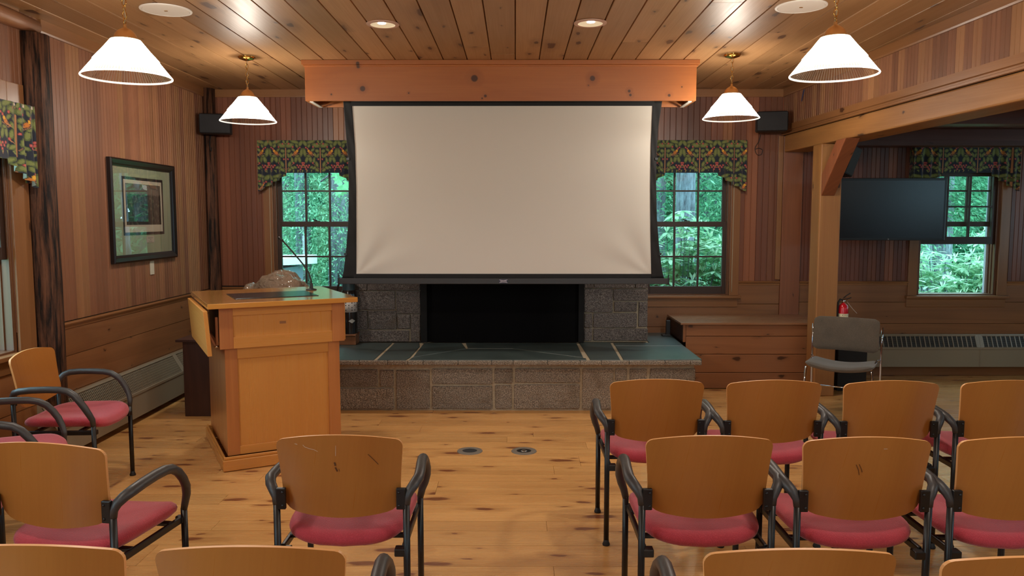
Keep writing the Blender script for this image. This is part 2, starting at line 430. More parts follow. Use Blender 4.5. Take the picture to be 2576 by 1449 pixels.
# windows: (centre along wall, half width of opening, sill z, head z)
WIN_BL = (-2.01, 0.43, 0.825, 2.26); WIN_BR = (1.738, 0.43, 0.825, 2.26); WIN_AL = (4.475, 0.405, 0.825, 2.26)
WIN_LL = (4.31, 0.445, 0.78, 2.26)
def hole(w): return (w[0] - w[1], w[0] + w[1], w[2], w[3])
mb_back = lambda a, d, z: (a, YB - d, z)
mb_left = lambda a, d, z: (XL + d, a, z)
HB = [hole(WIN_BL), hole(WIN_BR), hole(WIN_AL)]
HL = [hole(WIN_LL), (-0.4, 1.2, 0.8, 2.2)]
HR = [(-0.8, 2.6, 1.8, 2.35), (5.9, 6.8, 1.2, 2.0)]  # unseen openings, added and sized for daylight fill and the television's reflection
HF = [(0.0, 1.5, 0.9, 2.2)]

# floor boards
m = MB()
fw = floorw(); edges = [YB + 0.0, 7.72, 7.5, 7.33, 7.1, 6.93, 6.7, 6.5, 6.32, 6.1, 5.93, 5.75, 5.62, 5.48, 5.32, 5.15, 4.94, 4.77, 4.64, 4.41, 4.247, 4.01, 3.88, 3.70, 3.47, 3.3, 3.08]
while edges[-1] > YF: edges.append(edges[-1] - random.choice((0.14, 0.17, 0.2, 0.23)))
edges[-1] = YF
for y1, y0 in zip(edges, edges[1:]):
    x = XL - 0.1 - random.random() * 2; xs = [x]
    while x < XR: x += random.uniform(1.4, 3.4); xs.append(x)
    for a, b in zip(xs, xs[1:]):
        m.box(max(a, XL - 0.02) + 0.0008, y0 + 0.0012, -0.03, min(b, XR + 0.02) - 0.0008, y1 - 0.0012, 0.0)
floor = struct(m.build('floor', fw))
m = MB(); m.box(XL - 0.3, YF - 0.3, -0.12, XR + 0.3, YB + 0.3, -0.031); m.build('subfloor', dark, floor)

# ceiling boards run away from the viewer
m = MB(); k0 = int(XL / 0.194) - 1
for k in range(k0, 18):
    x0 = k * 0.194; x1 = x0 + 0.194
    if x0 > 3.35: break
    ys = [YF]; y = YF
    while y < YB:
        y += random.uniform(1.8, 4.6); ys.append(min(y, YB))
    g = 0.0035
    for a, b in zip(ys, ys[1:]):
        if b - a < 0.05: continue
        z = ZC + random.uniform(-0.001, 0.001)
        pr = [(x0 + 0.001, z + 0.011), (x0 + g + 0.002, z), (x1 - g - 0.002, z), (x1 - 0.001, z + 0.012)]
        vs = [(p, a + 0.001, q) for p, q in pr] + [(p, b - 0.001, q) for p, q in pr]
        m.add(vs, [(i + 1, i, 4 + i, 5 + i) for i in range(3)] + [(0, 1, 2, 3), (7, 6, 5, 4)])
ceil_ = struct(m.build('ceiling', ceilw()))
m = MB(); m.box(XL - 0.3, YF - 0.3, ZC + 0.013, XR + 0.3, YB + 0.3, ZC + 0.2); m.build('ceiling_backing', dark, ceil_)

# left wall
m = MB(); holed(m, mb_left, YF - 0.2, YB + 0.16, -0.1, ZC + 0.02, -0.16, -0.001, HL)
wl = struct(m.build('wall_left', dark))
m = MB(); beads(m, mb_left, YF, YB, 0.90, ZC, HL); m.build('beadboard', cedar(), wl)
m = MB(); hboards(m, mb_left, YF, YB, [0.0, 0.2, 0.41, 0.66, 0.885], HL); m.build('wainscot', pine('Y'), wl)
def moulding(name, mat, prof, mapf, a0, a1, parent):
    m = MB(); N = len(prof)
    vs = [mapf(a0, d, z) for d, z in prof] + [mapf(a1, d, z) for d, z in prof]
    m.add(vs, [(i, (i + 1) % N, N + (i + 1) % N, N + i) for i in range(N)] + [tuple(range(N))[::-1], tuple(range(N, 2 * N))])
    return m.build(name, mat, parent)
cap = lambda z: [(0, z - 0.035), (0.016, z - 0.035), (0.018, z - 0.012), (0.03, z - 0.008), (0.032, z), (0.024, z + 0.006), (0, z + 0.008)]
crown = lambda h: [(0, ZC - h), (0.018, ZC - h), (0.022, ZC - h + 0.012), (0.022, ZC), (0, ZC)]
moulding('chair_rail', trimw('Y'), cap(0.885), mb_left, 5.16, YB - 0.02, wl)
moulding('chair_rail', trimw('Y'), cap(0.885), mb_left, YF, WIN_LL[0] - WIN_LL[1] - 0.1, wl)
moulding('crown_moulding', trimw('Y'), crown(0.085), mb_left, 5.14, YB, wl)
moulding('crown_moulding', trimw('Y'), crown(0.085), mb_left, YF, 4.92, wl)

# back wall
m = MB(); holed(m, mb_back, XL - 0.16, XR + 0.16, -0.1, ZC + 0.02, -0.16, -0.001, HB)
wb = struct(m.build('wall_back', dark))
m = MB(); beads(m, mb_back, XL, -1.5, 0.92, ZC, HB, w=0.105, dep=0.004, g=0.006)
beads(m, mb_back, 1.25, 2.68, 0.965, ZC, HB, w=0.118, dep=0.004, g=0.006)
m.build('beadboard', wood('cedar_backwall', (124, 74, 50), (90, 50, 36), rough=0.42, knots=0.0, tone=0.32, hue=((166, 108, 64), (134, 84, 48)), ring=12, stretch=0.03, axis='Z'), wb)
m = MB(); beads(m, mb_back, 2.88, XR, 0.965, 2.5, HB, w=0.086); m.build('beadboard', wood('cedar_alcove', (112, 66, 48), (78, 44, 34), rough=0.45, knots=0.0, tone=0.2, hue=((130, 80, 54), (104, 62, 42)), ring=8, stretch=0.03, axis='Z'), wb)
m = MB(); hboards(m, mb_back, XL, -1.5, [0.0, 0.22, 0.44, 0.67, 0.90], HB)
hboards(m, mb_back, 1.25, 2.68, [0.0, 0.25, 0.50, 0.735, 0.955], HB)
hboards(m, mb_back, 2.88, XR, [0.0, 0.10, 0.30, 0.535, 0.755, 0.955], HB); m.build('wainscot', pine('X'), wb)
moulding('chair_rail', trimw('X'), cap(0.90), mb_back, XL, WIN_BL[0] - WIN_BL[1] - 0.1, wb)
moulding('chair_rail', trimw('X'), cap(0.962), mb_back, 2.262, 2.68, wb)
moulding('chair_rail', trimw('X'), cap(0.962), mb_back, 2.88, 3.985, wb)
moulding('chair_rail', trimw('X'), cap(0.962), mb_back, 4.975, XR, wb)
moulding('crown_moulding', trimw('X'), crown(0.075), mb_back, XL + 0.03, -1.5, wb)
moulding('crown_moulding', trimw('X'), crown(0.075), mb_back, 1.25, 2.66, wb)
m = MB(); m.box(2.682, YB - 0.028, 0.0, 2.878, YB, 2.42)
struct(m.build('trim_1', wood('corner_board', (140, 86, 56), (108, 62, 40), axis='Z', rough=0.4, knots=0.25, tone=0.0, krad=0.06), None, bevel=0.003))
m = MB(); m.box(2.63, YB - 0.022, 0.985, 2.679, YB - 0.004, 2.42); struct(m.build('trim_2', trimw('Z'), None, bevel=0.002))
m = MB(); m.box(1.33, YB - 0.026, 2.28, 1.37, YB - 0.004, ZC - 0.08); struct(m.build('trim_3', trimw('Z'), None, bevel=0.002))

# upper wall over the timber beam, slightly out of square with the room
mb_up = lambda a, d, z: (xr(a) - d, a, z)
m = MB(); holed(m, mb_up, YF - 0.2, YB, 2.50, ZC + 0.01, -0.14, -0.001, [])
wu = struct(m.build('wall_right', dark))
m = MB(); beads(m, mb_up, YF, YB, 2.515, ZC, [], w=0.086, g=0.009, dep=0.006); m.build('beadboard', cedar(), wu)
moulding('crown_moulding', trimw('Y'), crown(0.075), mb_up, YF, YB, wu)
prof = [(0, 2.425), (0.03, 2.425), (0.03, 2.44), (0.022, 2.444), (0.022, 2.456), (0.034, 2.462), (0.034, 2.515), (0.0, 2.525)]
moulding('beam_moulding', trimw('Y'), prof, mb_up, YF, YB - 0.02, wu)
# alcove: far right wall, low ceiling, wall behind the viewer
m = MB(); holed(m, lambda a, d, z: (XR - d, a, z), YF - 0.2, YB + 0.16, -0.1, ZC, -0.16, -0.001, HR)
w4 = struct(m.build('wall_alcove', dark))
m = MB(); beads(m, lambda a, d, z: (XR - d, a, z), YF, YB, 0.0, 2.5, HR); m.build('beadboard', cedar(), w4)
m = MB(); holed(m, lambda a, d, z: (a, YF + d, z), XL - 0.16, XR + 0.16, -0.1, ZC, -0.16, -0.001, HF)
w5 = struct(m.build('wall_front', dark))
m = MB(); beads(m, lambda a, d, z: (a, YF + d, z), XL, XR, 0.0, ZC, HF); m.build('beadboard', cedar(), w5)
m = MB(); x = 2.9
for k in range(24):
    m.box(x + 0.002, YF, 2.46, min(x + 0.148, XR), YB, 2.49); x += 0.15
    if x > XR - 0.02: break
struct(m.build('ceiling_alcove', darkw('Y')))

# beams, post and brace
def timber(name, label, cat, vs, mat, bevel=0.008):
    m = MB(); m.hexa(vs); o = m.build(name, mat, None, bevel=bevel); tag(o, label, cat); return o
def bm(y): return xr(y) - 0.0
y0, y1 = YF + 0.01, YB - 0.03
timber('timber_beam', 'heavy hewn golden timber beam under the upper right wall', 'beam',
       [(bm(y0) , y0, 2.26), (bm(y0) + 0.26, y0, 2.26), (bm(y1) + 0.26, y1, 2.26), (bm(y1), y1, 2.26),
        (bm(y0), y0, 2.424), (bm(y0) + 0.26, y0, 2.424), (bm(y1) + 0.26, y1, 2.424), (bm(y1), y1, 2.424)], beamw('Y'), 0.012)
m = MB(); m.box(2.692, 6.94, 0, 2.882, 7.14, 2.258)
post = m.build('timber_post', beamw('Z'), None, bevel=0.010); tag(post, 'square golden timber post carrying the beam beside the wooden bench', 'post')
m = MB(); m.add([(2.70, 6.938, 1.80), (2.82, 6.938, 1.80), (2.82, 6.938, 1.99), (2.70, 6.938, 1.99), (2.70, 6.46, 2.258), (2.82, 6.46, 2.258), (2.82, 6.65, 2.258), (2.70, 6.65, 2.258)],
      [(0, 1, 5, 4), (3, 7, 6, 2), (0, 4, 7, 3), (1, 2, 6, 5), (0, 3, 2, 1), (4, 5, 6, 7)])
tag(m.build('timber_brace', wood('timber_red', (150, 86, 52), (110, 60, 38), axis='Z', rough=0.5, knots=0.2, tone=0.0), None, bevel=0.006), 'slanting timber brace from the post up to the beam', 'brace')
for k, (yy, zz, lb) in enumerate(((7.70, 2.30, 'dark red ceiling beam in the alcove running just in front of the window valance'),
                              (6.3, 2.34, 'dark ceiling joist in the alcove nearest the television'), (4.9, 2.34, 'dark ceiling joist of the alcove nearest the viewer'))):
    m = MB(); m.box(2.97, yy - 0.09, zz, XR, yy + 0.09, 2.459); m.box(2.97, yy - 0.10, zz + 0.05, XR, yy - 0.09, 2.459)
    tag(m.build('ceiling_joist', darkw('X'), None, bevel=0.004), lb, 'joist')
# logs at the left wall
m = MB(); m.tube([(XL + 0.01, 5.04, z) for z in (0, 0.6, 1.2, 1.8, 2.4, 2.76)], [0.112, 0.108, 0.11, 0.104, 0.106, 0.105], n=22); m.v = [(max(x, XL + .012), y, z) for x, y, z in m.v]
tag(m.build('log_post', logm), 'dark peeled log post let into the left wall beside the window', 'post')
m = MB(); m.tube([(XL + 0.03, YB - 0.06, z) for z in (0.0, 0.9, 1.7, 2.88)], [0.075, 0.08, 0.07, 0.072], n=16); m.v = [(max(x, XL + .012), min(y, YB - .012), z) for x, y, z in m.v]
tag(m.build('log_post', logm), 'dark log post in the back left corner of the room', 'post')
m = MB(); m.tube([(XL + 0.03, y, 2.81) for y in (2.0, 3.0, 4.0, 4.8, 5.06)], [0.05, 0.055, 0.05, 0.052, 0.045], n=16)
tag(m.build('wall_log', logy), 'slim varnished log laid along the top of the left wall', 'log')

# ------------------------------------------------------------------ windows
wnum = [0]
def window(M, w, h, lift=0.0, cols=3, lock=True, casing=0.095, apron=True, dk=(62, 38, 26)):
    """local x along the wall, y outward, z up from the sill; origin centre of the opening"""
    wnum[0] += 1
    fr = _fr; sh = _sh
    root = bpy.data.objects.new('window_%d' % wnum[0], None); C.objects.link(root); root.matrix_world = M; root['kind'] = 'structure'
    m = MB(); hw = w / 2
    for s in (-1, 1): m.box(s * hw - (0.02 if s > 0 else 0), -0.002, 0, s * hw + (0.02 if s < 0 else 0), 0.155, h)
    m.box(-hw, -0.002, h - 0.02, hw, 0.155, h); m.box(-hw, 0.0, 0, hw, 0.17, 0.012)
    for s in (-1, 1):
        for y in (0.0, 0.058, 0.105): m.box(s * (hw - 0.02) - 0.010 * (s > 0), y, 0.012, s * (hw - 0.02) + 0.010 * (s < 0), y + 0.012, h - 0.02)
    m.build('frame', fr, root, bevel=0.002)
    for s in (-1, 1):
        m = MB(); a, b = sorted((s * hw, s * (hw + casing))); m.box(a, -0.024, -0.002, b, -0.004, h + casing); m.build('casing', _cz, root, bevel=0.003)
    m = MB(); m.box(-hw, -0.024, h, hw, -0.004, h + casing); m.build('casing', _cz, root, bevel=0.003)
    m = MB(); m.box(-hw - casing - 0.02, -0.055, -0.03, hw + casing + 0.02, 0.02, -0.002); m.build('window_stool', _cx, root, bevel=0.004)
    if apron:
        m = MB(); m.box(-hw - casing - 0.005, -0.022, -0.118, hw + casing - 0.005, -0.004, -0.032); m.build('apron', _cx, root, bevel=0.003)
    gw = hw - 0.065; mid = 0.72; top = h - 0.07
    def sash(nm, z0, z1, y, zb, zt, rows):
        m = MB()
        for s in (-1, 1): a, b = sorted((s * gw, s * (hw - 0.021))); m.box(a, y, z0, b, y + 0.035, z1)
        m.box(-gw, y, z0, gw, y + 0.035, zb); m.box(-gw, y, zt, gw, y + 0.035, z1)
        gl = []
        for k in range(1, cols): x = -gw + 2 * gw * k / cols; m.box(x - 0.009, y + 0.002, zb, x + 0.009, y + 0.033, zt)
        for k in range(1, rows): z = zb + (zt - zb) * k / rows; m.box(-gw, y + 0.0025, z - 0.008, gw, y + 0.0325, z + 0.008)
        o = m.build(nm, sh, root, bevel=0.0015, seg=1)
        m = MB(); m.box(-gw, y + 0.015, zb, gw, y + 0.019, zt); m.build('glass_pane', glass, o)
        return o
    sash('upper_sash', mid - 0.025, h - 0.02, 0.068, mid + 0.025, top, 2)
    lo = sash('lower_sash', 0.012 + lift, mid + 0.025 + lift, 0.020, 0.087 + lift, mid - 0.027 + lift, 2)
    if lock:
        m = MB(); m.box(-0.03, -0.001 + 0.022, mid + 0.026 + lift, 0.03, 0.05, mid + 0.034 + lift); m.tube([(0, 0.03, mid + 0.036 + lift), (-0.045, 0.02, mid + 0.05 + lift)], 0.006, n=6)
        m.build('sash_lock', blackm, lo)
    return root
_fr = wood('window_jamb', (108, 70, 42), (76, 46, 28), axis='Z', rough=0.4, knots=0.0, tone=0.1)
_sh = plain('sash_wood', (52, 32, 21), 0.5)
_cz = trimw('Z'); _cx = trimw('X')
def Mback(w): return Matrix.Translation((w[0], YB, w[2]))
window(Mback(WIN_BL), 2 * WIN_BL[1], WIN_BL[3] - WIN_BL[2])
window(Mback(WIN_BR), 2 * WIN_BR[1], WIN_BR[3] - WIN_BR[2])
window(Mback(WIN_AL), 2 * WIN_AL[1], WIN_AL[3] - WIN_AL[2], lift=0.505, cols=3)
Ml = Matrix.Translation((XL, WIN_LL[0], WIN_LL[2])) @ Matrix.Rotation(R(90), 4, 'Z')
wll = window(Ml, 2 * WIN_LL[1], WIN_LL[3] - WIN_LL[2], lift=0.56, cols=2, casing=0.165)
# white storm track inside the left window, in the gap of the lifted sash
for M, w in ((Ml, WIN_LL), (Mback(WIN_AL), WIN_AL)):
    m = MB(); hw = w[1]
    for k, y in enumerate((0.118, 0.138)):
        for s in (-1, 1): a, b = sorted((s * (hw - 0.022), s * (hw - 0.05))); m.box(a, y, 0.013, b, y + 0.010, (w[3] - w[2]) - 0.021)
    o = m.build('storm_track', plain('white_vinyl', (205, 214, 222), 0.4))
    o.parent = wll if M is Ml else bpy.data.objects['window_3']

# cords beside the valances
def cord(name, pts, r, mat, label, cat='cord'):
    P = [Vector(p) for p in pts]; out = []
    for i in range(len(P) - 1):
        p0, p1, p2, p3 = P[max(i - 1, 0)], P[i], P[i + 1], P[min(i + 2, len(P) - 1)]
        for k in range(5):
            q = k / 5; out.append(0.5 * (2 * p1 + (p2 - p0) * q + (2 * p0 - 5 * p1 + 4 * p2 - p3) * q * q + (3 * p1 - p0 - 3 * p2 + p3) * q ** 3))
    m = MB(); m.tube(out + [P[-1]], r, n=6); tag(m.build(name, mat), label, cat)

# ------------------------------------------------------------------ printed valances
def ell(cx, cz, a, b, rot):
    c, s = math.cos(rot), math.sin(rot)
    return lambda x, z: (((x - cx) * c + (z - cz) * s) / a) ** 2 + ((-(x - cx) * s + (z - cz) * c) / b) ** 2
NAVY, GR1, GR2, RED, PINK, ORG, YEL, TAN = [lin(c)[:3] for c in ((26, 34, 48), (116, 124, 70), (84, 96, 52), (160, 66, 62), (184, 94, 86), (190, 116, 52), (214, 160, 52), (170, 120, 80))]
W2 = 0.171; HT = 0.335
SH = []
def leafs(cx, cz, a, b, r): SH.append((ell(cx, cz, a * 1.12, b * 1.35, R(r)), GR1, GR2))
for a in ((0.035, 0.03, .024, .011, 40), (0.062, 0.05, .022, .010, -35), (0.035, .085, .028, .012, 70), (0.062, 0.125, .027, .010, 100), (0.10, 0.135, .032, .013, 78), (0.135, 0.13, .030, .012, 105),
          (0.025, .17, .024, .009, 110), (0.05, .175, .026, .010, 60), (.115, .165, .02, .008, 10), (.155, .20, .04, .013, 80), (.03, .215, .020, .013, 20), (.075, .225, .022, .010, 140), (.04, .27, .040, .018, 10),
          (.09, .305, .045, .013, -18), (.15, .29, .03, .014, 60), (.11, .265, .02, .010, 120), (.018, .305, .018, .010, 60), (.155, .065, .014, .008, 50), (.09, .055, .018, .009, 150)): leafs(*a)
for cx, cz in ((.152, .055), (.138, .072), (.124, .056), (.165, .078), (.143, .036), (.112, .074), (.02, .135), (.075, .098), (.03, .285), (.125, .235), (.141, .248), (.07, .255), (.163, .098)):
    SH.append((ell(cx, cz, .0088, .0088, 0), PINK, RED))
SH.append((ell(.098, .198, .026, .014, R(35)), ORG, ORG)); SH.append((ell(.114, .216, .011, .012, 0), YEL, YEL)); SH.append((ell(.072, .181, .018, .005, R(40)), TAN, TAN))
def stems(x, z):
    if abs(x - 0.003) < .0032 and z < .30: return True
    if abs(z - (.178 + .01 * math.sin(x * 60))) < .002 and .06 < x < .15: return True
    if abs(z - (.035 + .9 * (x - .01))) < .0028 and .01 < x < .07: return True
    return abs(math.hypot(x - .165, z - .025) - .028) < .002 and z > .005
def pat(u, v):
    x = abs((u % (2 * W2)) - W2); x = W2 - x; z = v % HT
    for fn, c1, c2 in reversed(SH):
        e = fn(x, z)
        if e < 1: return c1 if e < .45 else c2
        if e < 1.25: return NAVY
    if stems(x, z): return TAN
    if z < .03:
        t = (u * 23) % 1
        if abs(t - .5) < .5 * (z / .03) * .8 and int(u * 600) % 3 == 0: return GR1
    return NAVY
def fabric_attr():
    t = NT('printed_valance_cloth'); a = t.new('ShaderNodeAttribute', attribute_name='print')
    t.put(t.b.inputs['Base Color'], a.outputs['Color']); t.b.inputs['Roughness'].default_value = 0.85
    t.b.inputs['Sheen Weight'].default_value = 0.2; return t.m
printm = fabric_attr(); lining = plain('valance_lining', (176, 176, 168), 0.8)
def valance(M, w, label, left=True, right=True, tl=0.28, hem=0.32, tail=0.50):
    root = thing('window_valance', label, 'valance'); root.matrix_world = M
    cell = 0.0045; nu = int(w / cell); nv = int(tail / cell)
    m = MB(); vs = []; cols = []; D = 0.10
    def drop(u):
        x0, x1 = u, w - u; d = hem
        for x, on in ((x0, left), (x1, right)):
            if on and x < tl:
                q = 1 - x / tl
                st = math.floor(q * 4) / 4 + 0.25
                d = max(d, hem + 0.01 + (tail - hem - 0.01) * (0.55 * q + 0.45 * min(1, st)))
        return d
    def pleat(u):
        y = 0
        for x, on in ((u, left), (w - u, right)):
            if on and x < tl: y += 0.020 * math.sin(x * 2 * PI / 0.085) * min(1, (tl - x) / 0.05)
        return y
    for j in range(nv + 1):
        for i in range(nu + 1):
            u = w * i / nu; d = drop(u); z = -min(tail * j / nv, d)
            vs.append((u, -D + pleat(u) * (0.2 - z * 2.2), z)); cols.append(pat(u + 0.06, HT - (-z + 0.015) % HT))
    fs = []
    for j in range(nv):
        for i in range(nu):
            a = j * (nu + 1) + i
            if vs[a][2] - vs[a + nu + 1][2] < 1e-5 and vs[a + 1][2] - vs[a + nu + 2][2] < 1e-5: continue
            fs.append((a, a + nu + 1, a + nu + 2, a + 1))
    m.add(vs, fs, smooth=True)
    o = m.build('printed_cloth', [printm, lining], root)
    ca = o.data.color_attributes.new('print', 'FLOAT_COLOR', 'POINT')
    flat = []
    for c in cols: flat += [c[0], c[1], c[2], 1.0]
    ca.data.foreach_set('color', flat)
    so = o.modifiers.new('thickness', 'SOLIDIFY'); so.thickness = 0.003; so.material_offset = 1; so.offset = -1
    # returns to the wall at both ends and the board it hangs from
    m = MB()
    m.box(0.004, -D + 0.004, -0.02, w - 0.004, -0.002, -0.002); m.build('cornice_board', trimw('X'), root)
    for x in (0, w):
        m = MB(); vs = []; cols = []; n = 24
        for j in range(90):
            for i in range(n): vs.append((x, -D + D * i / (n - 1) * 0.97, -drop(x) * 0.94 * j / 89)); cols.append(pat(0.06 + i * .0045, HT - (drop(x) * 0.94 * j / 89 + .015) % HT))
        m.add(vs, [(j * n + i, j * n + i + 1, (j + 1) * n + i + 1, (j + 1) * n + i) for j in range(89) for i in range(n - 1)], smooth=True)
        o = m.build('side_return', [printm, lining], root)
        ca = o.data.color_attributes.new('print', 'FLOAT_COLOR', 'POINT'); flat = []
        for c in cols: flat += [c[0], c[1], c[2], 1.0]
        ca.data.foreach_set('color', flat)
    return root
valance(Matrix.Translation((-2.555, YB - 0.005, 2.372)), 1.09, 'leafy printed valance over the window left of the projection screen')
valance(Matrix.Translation((1.20, YB - 0.005, 2.372)), 1.09, 'leafy printed valance over the window right of the projection screen')
valance(Matrix.Translation((3.945, YB - 0.005, 2.372)), 1.05, 'dim leafy printed valance over the alcove window behind the television')
valance(Matrix.Translation((XL + 0.005, 3.74, 2.29)) @ Matrix.Rotation(R(90), 4, 'Z'), 1.15, 'leafy printed valance at the left edge over the side window', hem=0.34)
cordm = plain('blind_cord', (176, 166, 140), 0.6)
for k, (x, lb) in enumerate(((-2.468, 'pale blind cord hanging at the left side of the window behind the lectern'), (2.192, 'pale blind cord hanging at the right side of the window beside the bench'))):
    cord('blind_cord', [(x, YB - 0.03, 2.3), (x, YB - 0.03, 1.6), (x, YB - 0.03, 0.86)], 0.003, cordm, lb)

# ------------------------------------------------------------------ projection screen and its soffit
sx0, sx1, sy = -1.71, 1.47, 6.45
t = thing('screen_soffit', 'long knotty pine box on the ceiling that houses the projection screen', 'soffit', (0, 0, 0))
m = MB(); m.box(sx0, sy, 2.555, sx1, sy + 0.022, 2.858); m.build('front_board', soffw('X'), t, bevel=0.002)
for s, x in ((0, sx0), (1, sx1 - 0.022)):
    m = MB(); m.box(x, sy + 0.0225, 2.555, x + 0.022, sy + 0.36, 2.858); m.build('end_board', soffw('Y'), t, bevel=0.002)
m = MB(); m.box(sx0, sy + 0.361, 2.555, sx1, sy + 0.38, 2.858); m.build('back_board', soffw('X'), t)
m = MB(); m.box(sx0 - 0.022, sy - 0.022, 2.842, sx1 + 0.022, sy + 0.40, 2.879)
m.box(sx0 - 0.010, sy - 0.010, 2.828, sx1 + 0.010, sy + 0.39, 2.842); m.build('top_moulding', soffw('X'), t, bevel=0.003)
for x in (sx0 + 0.03, sx1 - 0.06):
    m = MB(); m.box(x, sy + 0.02, 2.548, x + 0.03, sy + 0.34, 2.554); m.build('metal_bracket', white, t)
SY = 6.62
def interp(tab, z):
    for (z0, x0), (z1, x1) in zip(tab, tab[1:]):
        if z <= z1: return x0 + (x1 - x0) * max(0, (z - z0)) / (z1 - z0)
    return tab[-1][1]
def px(x, y): return None
LO = [(1.085, -1.478), (1.15, -1.462), (1.35, -1.435), (1.6, -1.412), (1.9, -1.404), (2.1, -1.406), (2.35, -1.422), (2.58, -1.438)]
RO = [(1.085, 1.270), (1.15, 1.252), (1.35, 1.222), (1.6, 1.198), (1.9, 1.186), (2.1, 1.186), (2.35, 1.196), (2.58, 1.226)]
LI = [(1.13, -1.354), (1.5, -1.347), (1.85, -1.342), (2.2, -1.346), (2.54, -1.364)]
RI = [(1.13, 1.158), (1.5, 1.145), (1.85, 1.138), (2.2, 1.137), (2.54, 1.146)]
t = thing('projection_screen', 'large pull-down projection screen with curved black borders over the fireplace', 'projection screen')
def wr(x, z):
    d = 0
    for cx, s in ((-1.36, 1), (1.16, -1)):
        a = (x - cx) * s; b = z - 1.12
        if a > 0 and b > 0:
            rr = math.hypot(a, b); th = math.atan2(b, a)
            d += 0.0055 * math.sin(th * 9 + 1.2 * s) * math.exp(-((rr - 0.28) / 0.3) ** 2) * (0.4 + 0.6 * math.sin(th) )
    return d
m = MB(); m.grid(120, 70, lambda u, v: ((lambda z: (interp(LI, z) * (1 - u) + interp(RI, z) * u, SY + wr(interp(LI, z) * (1 - u) + interp(RI, z) * u, z), z))(1.13 + 1.41 * v)))
m.build('screen_surface', screenm, t)
def strip(a, b, z0, z1, nm, amp=0.004):
    m = MB(); m.grid(10, 50, lambda u, v: ((lambda z: (interp(a, z) * (1 - u) + interp(b, z) * u, SY - 0.004 + amp * math.sin(z * 23 + u * 3) * math.sin(u * PI) + wr(interp(a, z) * (1 - u) + interp(b, z) * u, z), z))(z0 + (z1 - z0) * v)))
    o = m.build(nm, blackf, t); s = o.modifiers.new('thickness', 'SOLIDIFY'); s.thickness = 0.002; s.offset = -1
strip(LO, LI, 1.09, 2.58, 'side_border'); strip(RI, RO, 1.09, 2.58, 'side_border')
m = MB(); m.grid(100, 4, lambda u, v: (-1.375 + 2.535 * u, SY - 0.005 + 0.004 * math.sin(u * 140) * (1 - v) * (1 if (u < .18 or u > .82) else 0.1), 1.082 + 0.050 * v)); m.build('lower_border', blackf, t)
m = MB(); m.grid(10, 2, lambda u, v: (-1.375 + 2.535 * u, SY - 0.005, 2.537 + 0.05 * v)); m.build('upper_border', blackf, t)
m = MB(); m.box(-1.425, SY - 0.02, 2.578, 1.22, SY + 0.03, 2.64); m.build('roller', blackm, t)
m = MB(); m.box(-1.50, SY - 0.022, 1.046, 1.30, SY + 0.014, 1.094); bar = m.build('weight_bar', plain('bar_paint', (44, 42, 42), 0.45), t, bevel=0.003)
for x in (-1.503, 1.303):
    m = MB(); m.box(x - 0.006, SY - 0.024, 1.040, x + 0.006, SY + 0.016, 1.098); m.box(x - 0.003, SY - 0.006, 1.098, x + 0.003, SY + 0.002, 1.125); m.build('end_cap', blackm, t)
for xs, pts in ((-1, LO), (1, RO)):
    for z in (2.1, 1.3):
        x = interp(pts, z); m = MB(); m.box(x - 0.012, SY - 0.010, z - 0.01, x + 0.012, SY - 0.004, z + 0.01); m.build('tension_clip', blackm, t)
    m = MB(); m.tube([(interp(pts, z) + xs * 0.012, SY + 0.001, z) for z in (1.12, 1.2, 1.3)], 0.0012, n=5); m.build('tension_cord', blackm, t)
bx = -0.10
m = MB(); m.box(bx - 0.037, SY - 0.0245, 1.054, bx + 0.037, SY - 0.0222, 1.087, m=0)
wh = []
for k in range(13):
    u = -0.034 + 0.068 * k / 12; wh.append((bx + u, 1.0795 + 0.0045 * (abs(u) / 0.034) ** 2))
m.prism([(a, b) for a, b in wh] + [(a, b - 0.0028) for a, b in reversed(wh)], SY - 0.0258, SY - 0.0246, 'XZ', m=1)
wl2 = [(a, 1.0705 * 2 - b) for a, b in wh]
m.prism([(a, b) for a, b in reversed(wl2)] + [(a, b + 0.0028) for a, b in wl2], SY - 0.0258, SY - 0.0246, 'XZ', m=1)
badge = m.build('badge', [plain('badge_navy', (34, 32, 56), 0.4), plain('badge_white', (214, 206, 214), 0.5)], bar)
def text(s, size, M, mat, parent, name='lettering', ext=0.0004):
    cu = bpy.data.curves.new(name, 'FONT'); cu.body = s; cu.size = size; cu.extrude = ext; cu.align_x = 'CENTER'; cu.align_y = 'CENTER'
    o = bpy.data.objects.new(name, cu); C.objects.link(o); cu.materials.append(mat)
    dg = bpy.context.evaluated_depsgraph_get(); me = bpy.data.meshes.new_from_object(o.evaluated_get(dg)); bpy.data.objects.remove(o)
    o = bpy.data.objects.new(name, me); C.objects.link(o); me.materials.clear(); me.materials.append(mat)
    if parent: o.parent = parent
    o.matrix_local = M; return o
text('DA-LITE', 0.0155, Matrix.Translation((bx, SY - 0.0254, 1.0705)) @ Matrix.Rotation(R(90), 4, 'X'), bpy.data.materials['badge_white'], bar)
cord('signal_cable', [(-1.508, SY + 0.03, 1.06), (-1.53, SY + 0.06, 1.0), (-1.545, SY + 0.09, 0.92), (-1.54, SY + 0.15, 0.72), (-1.60, SY + 0.2, 0.47)], 0.008, rubber, 'black cable hanging down from the left end of the screen bar', 'cable')

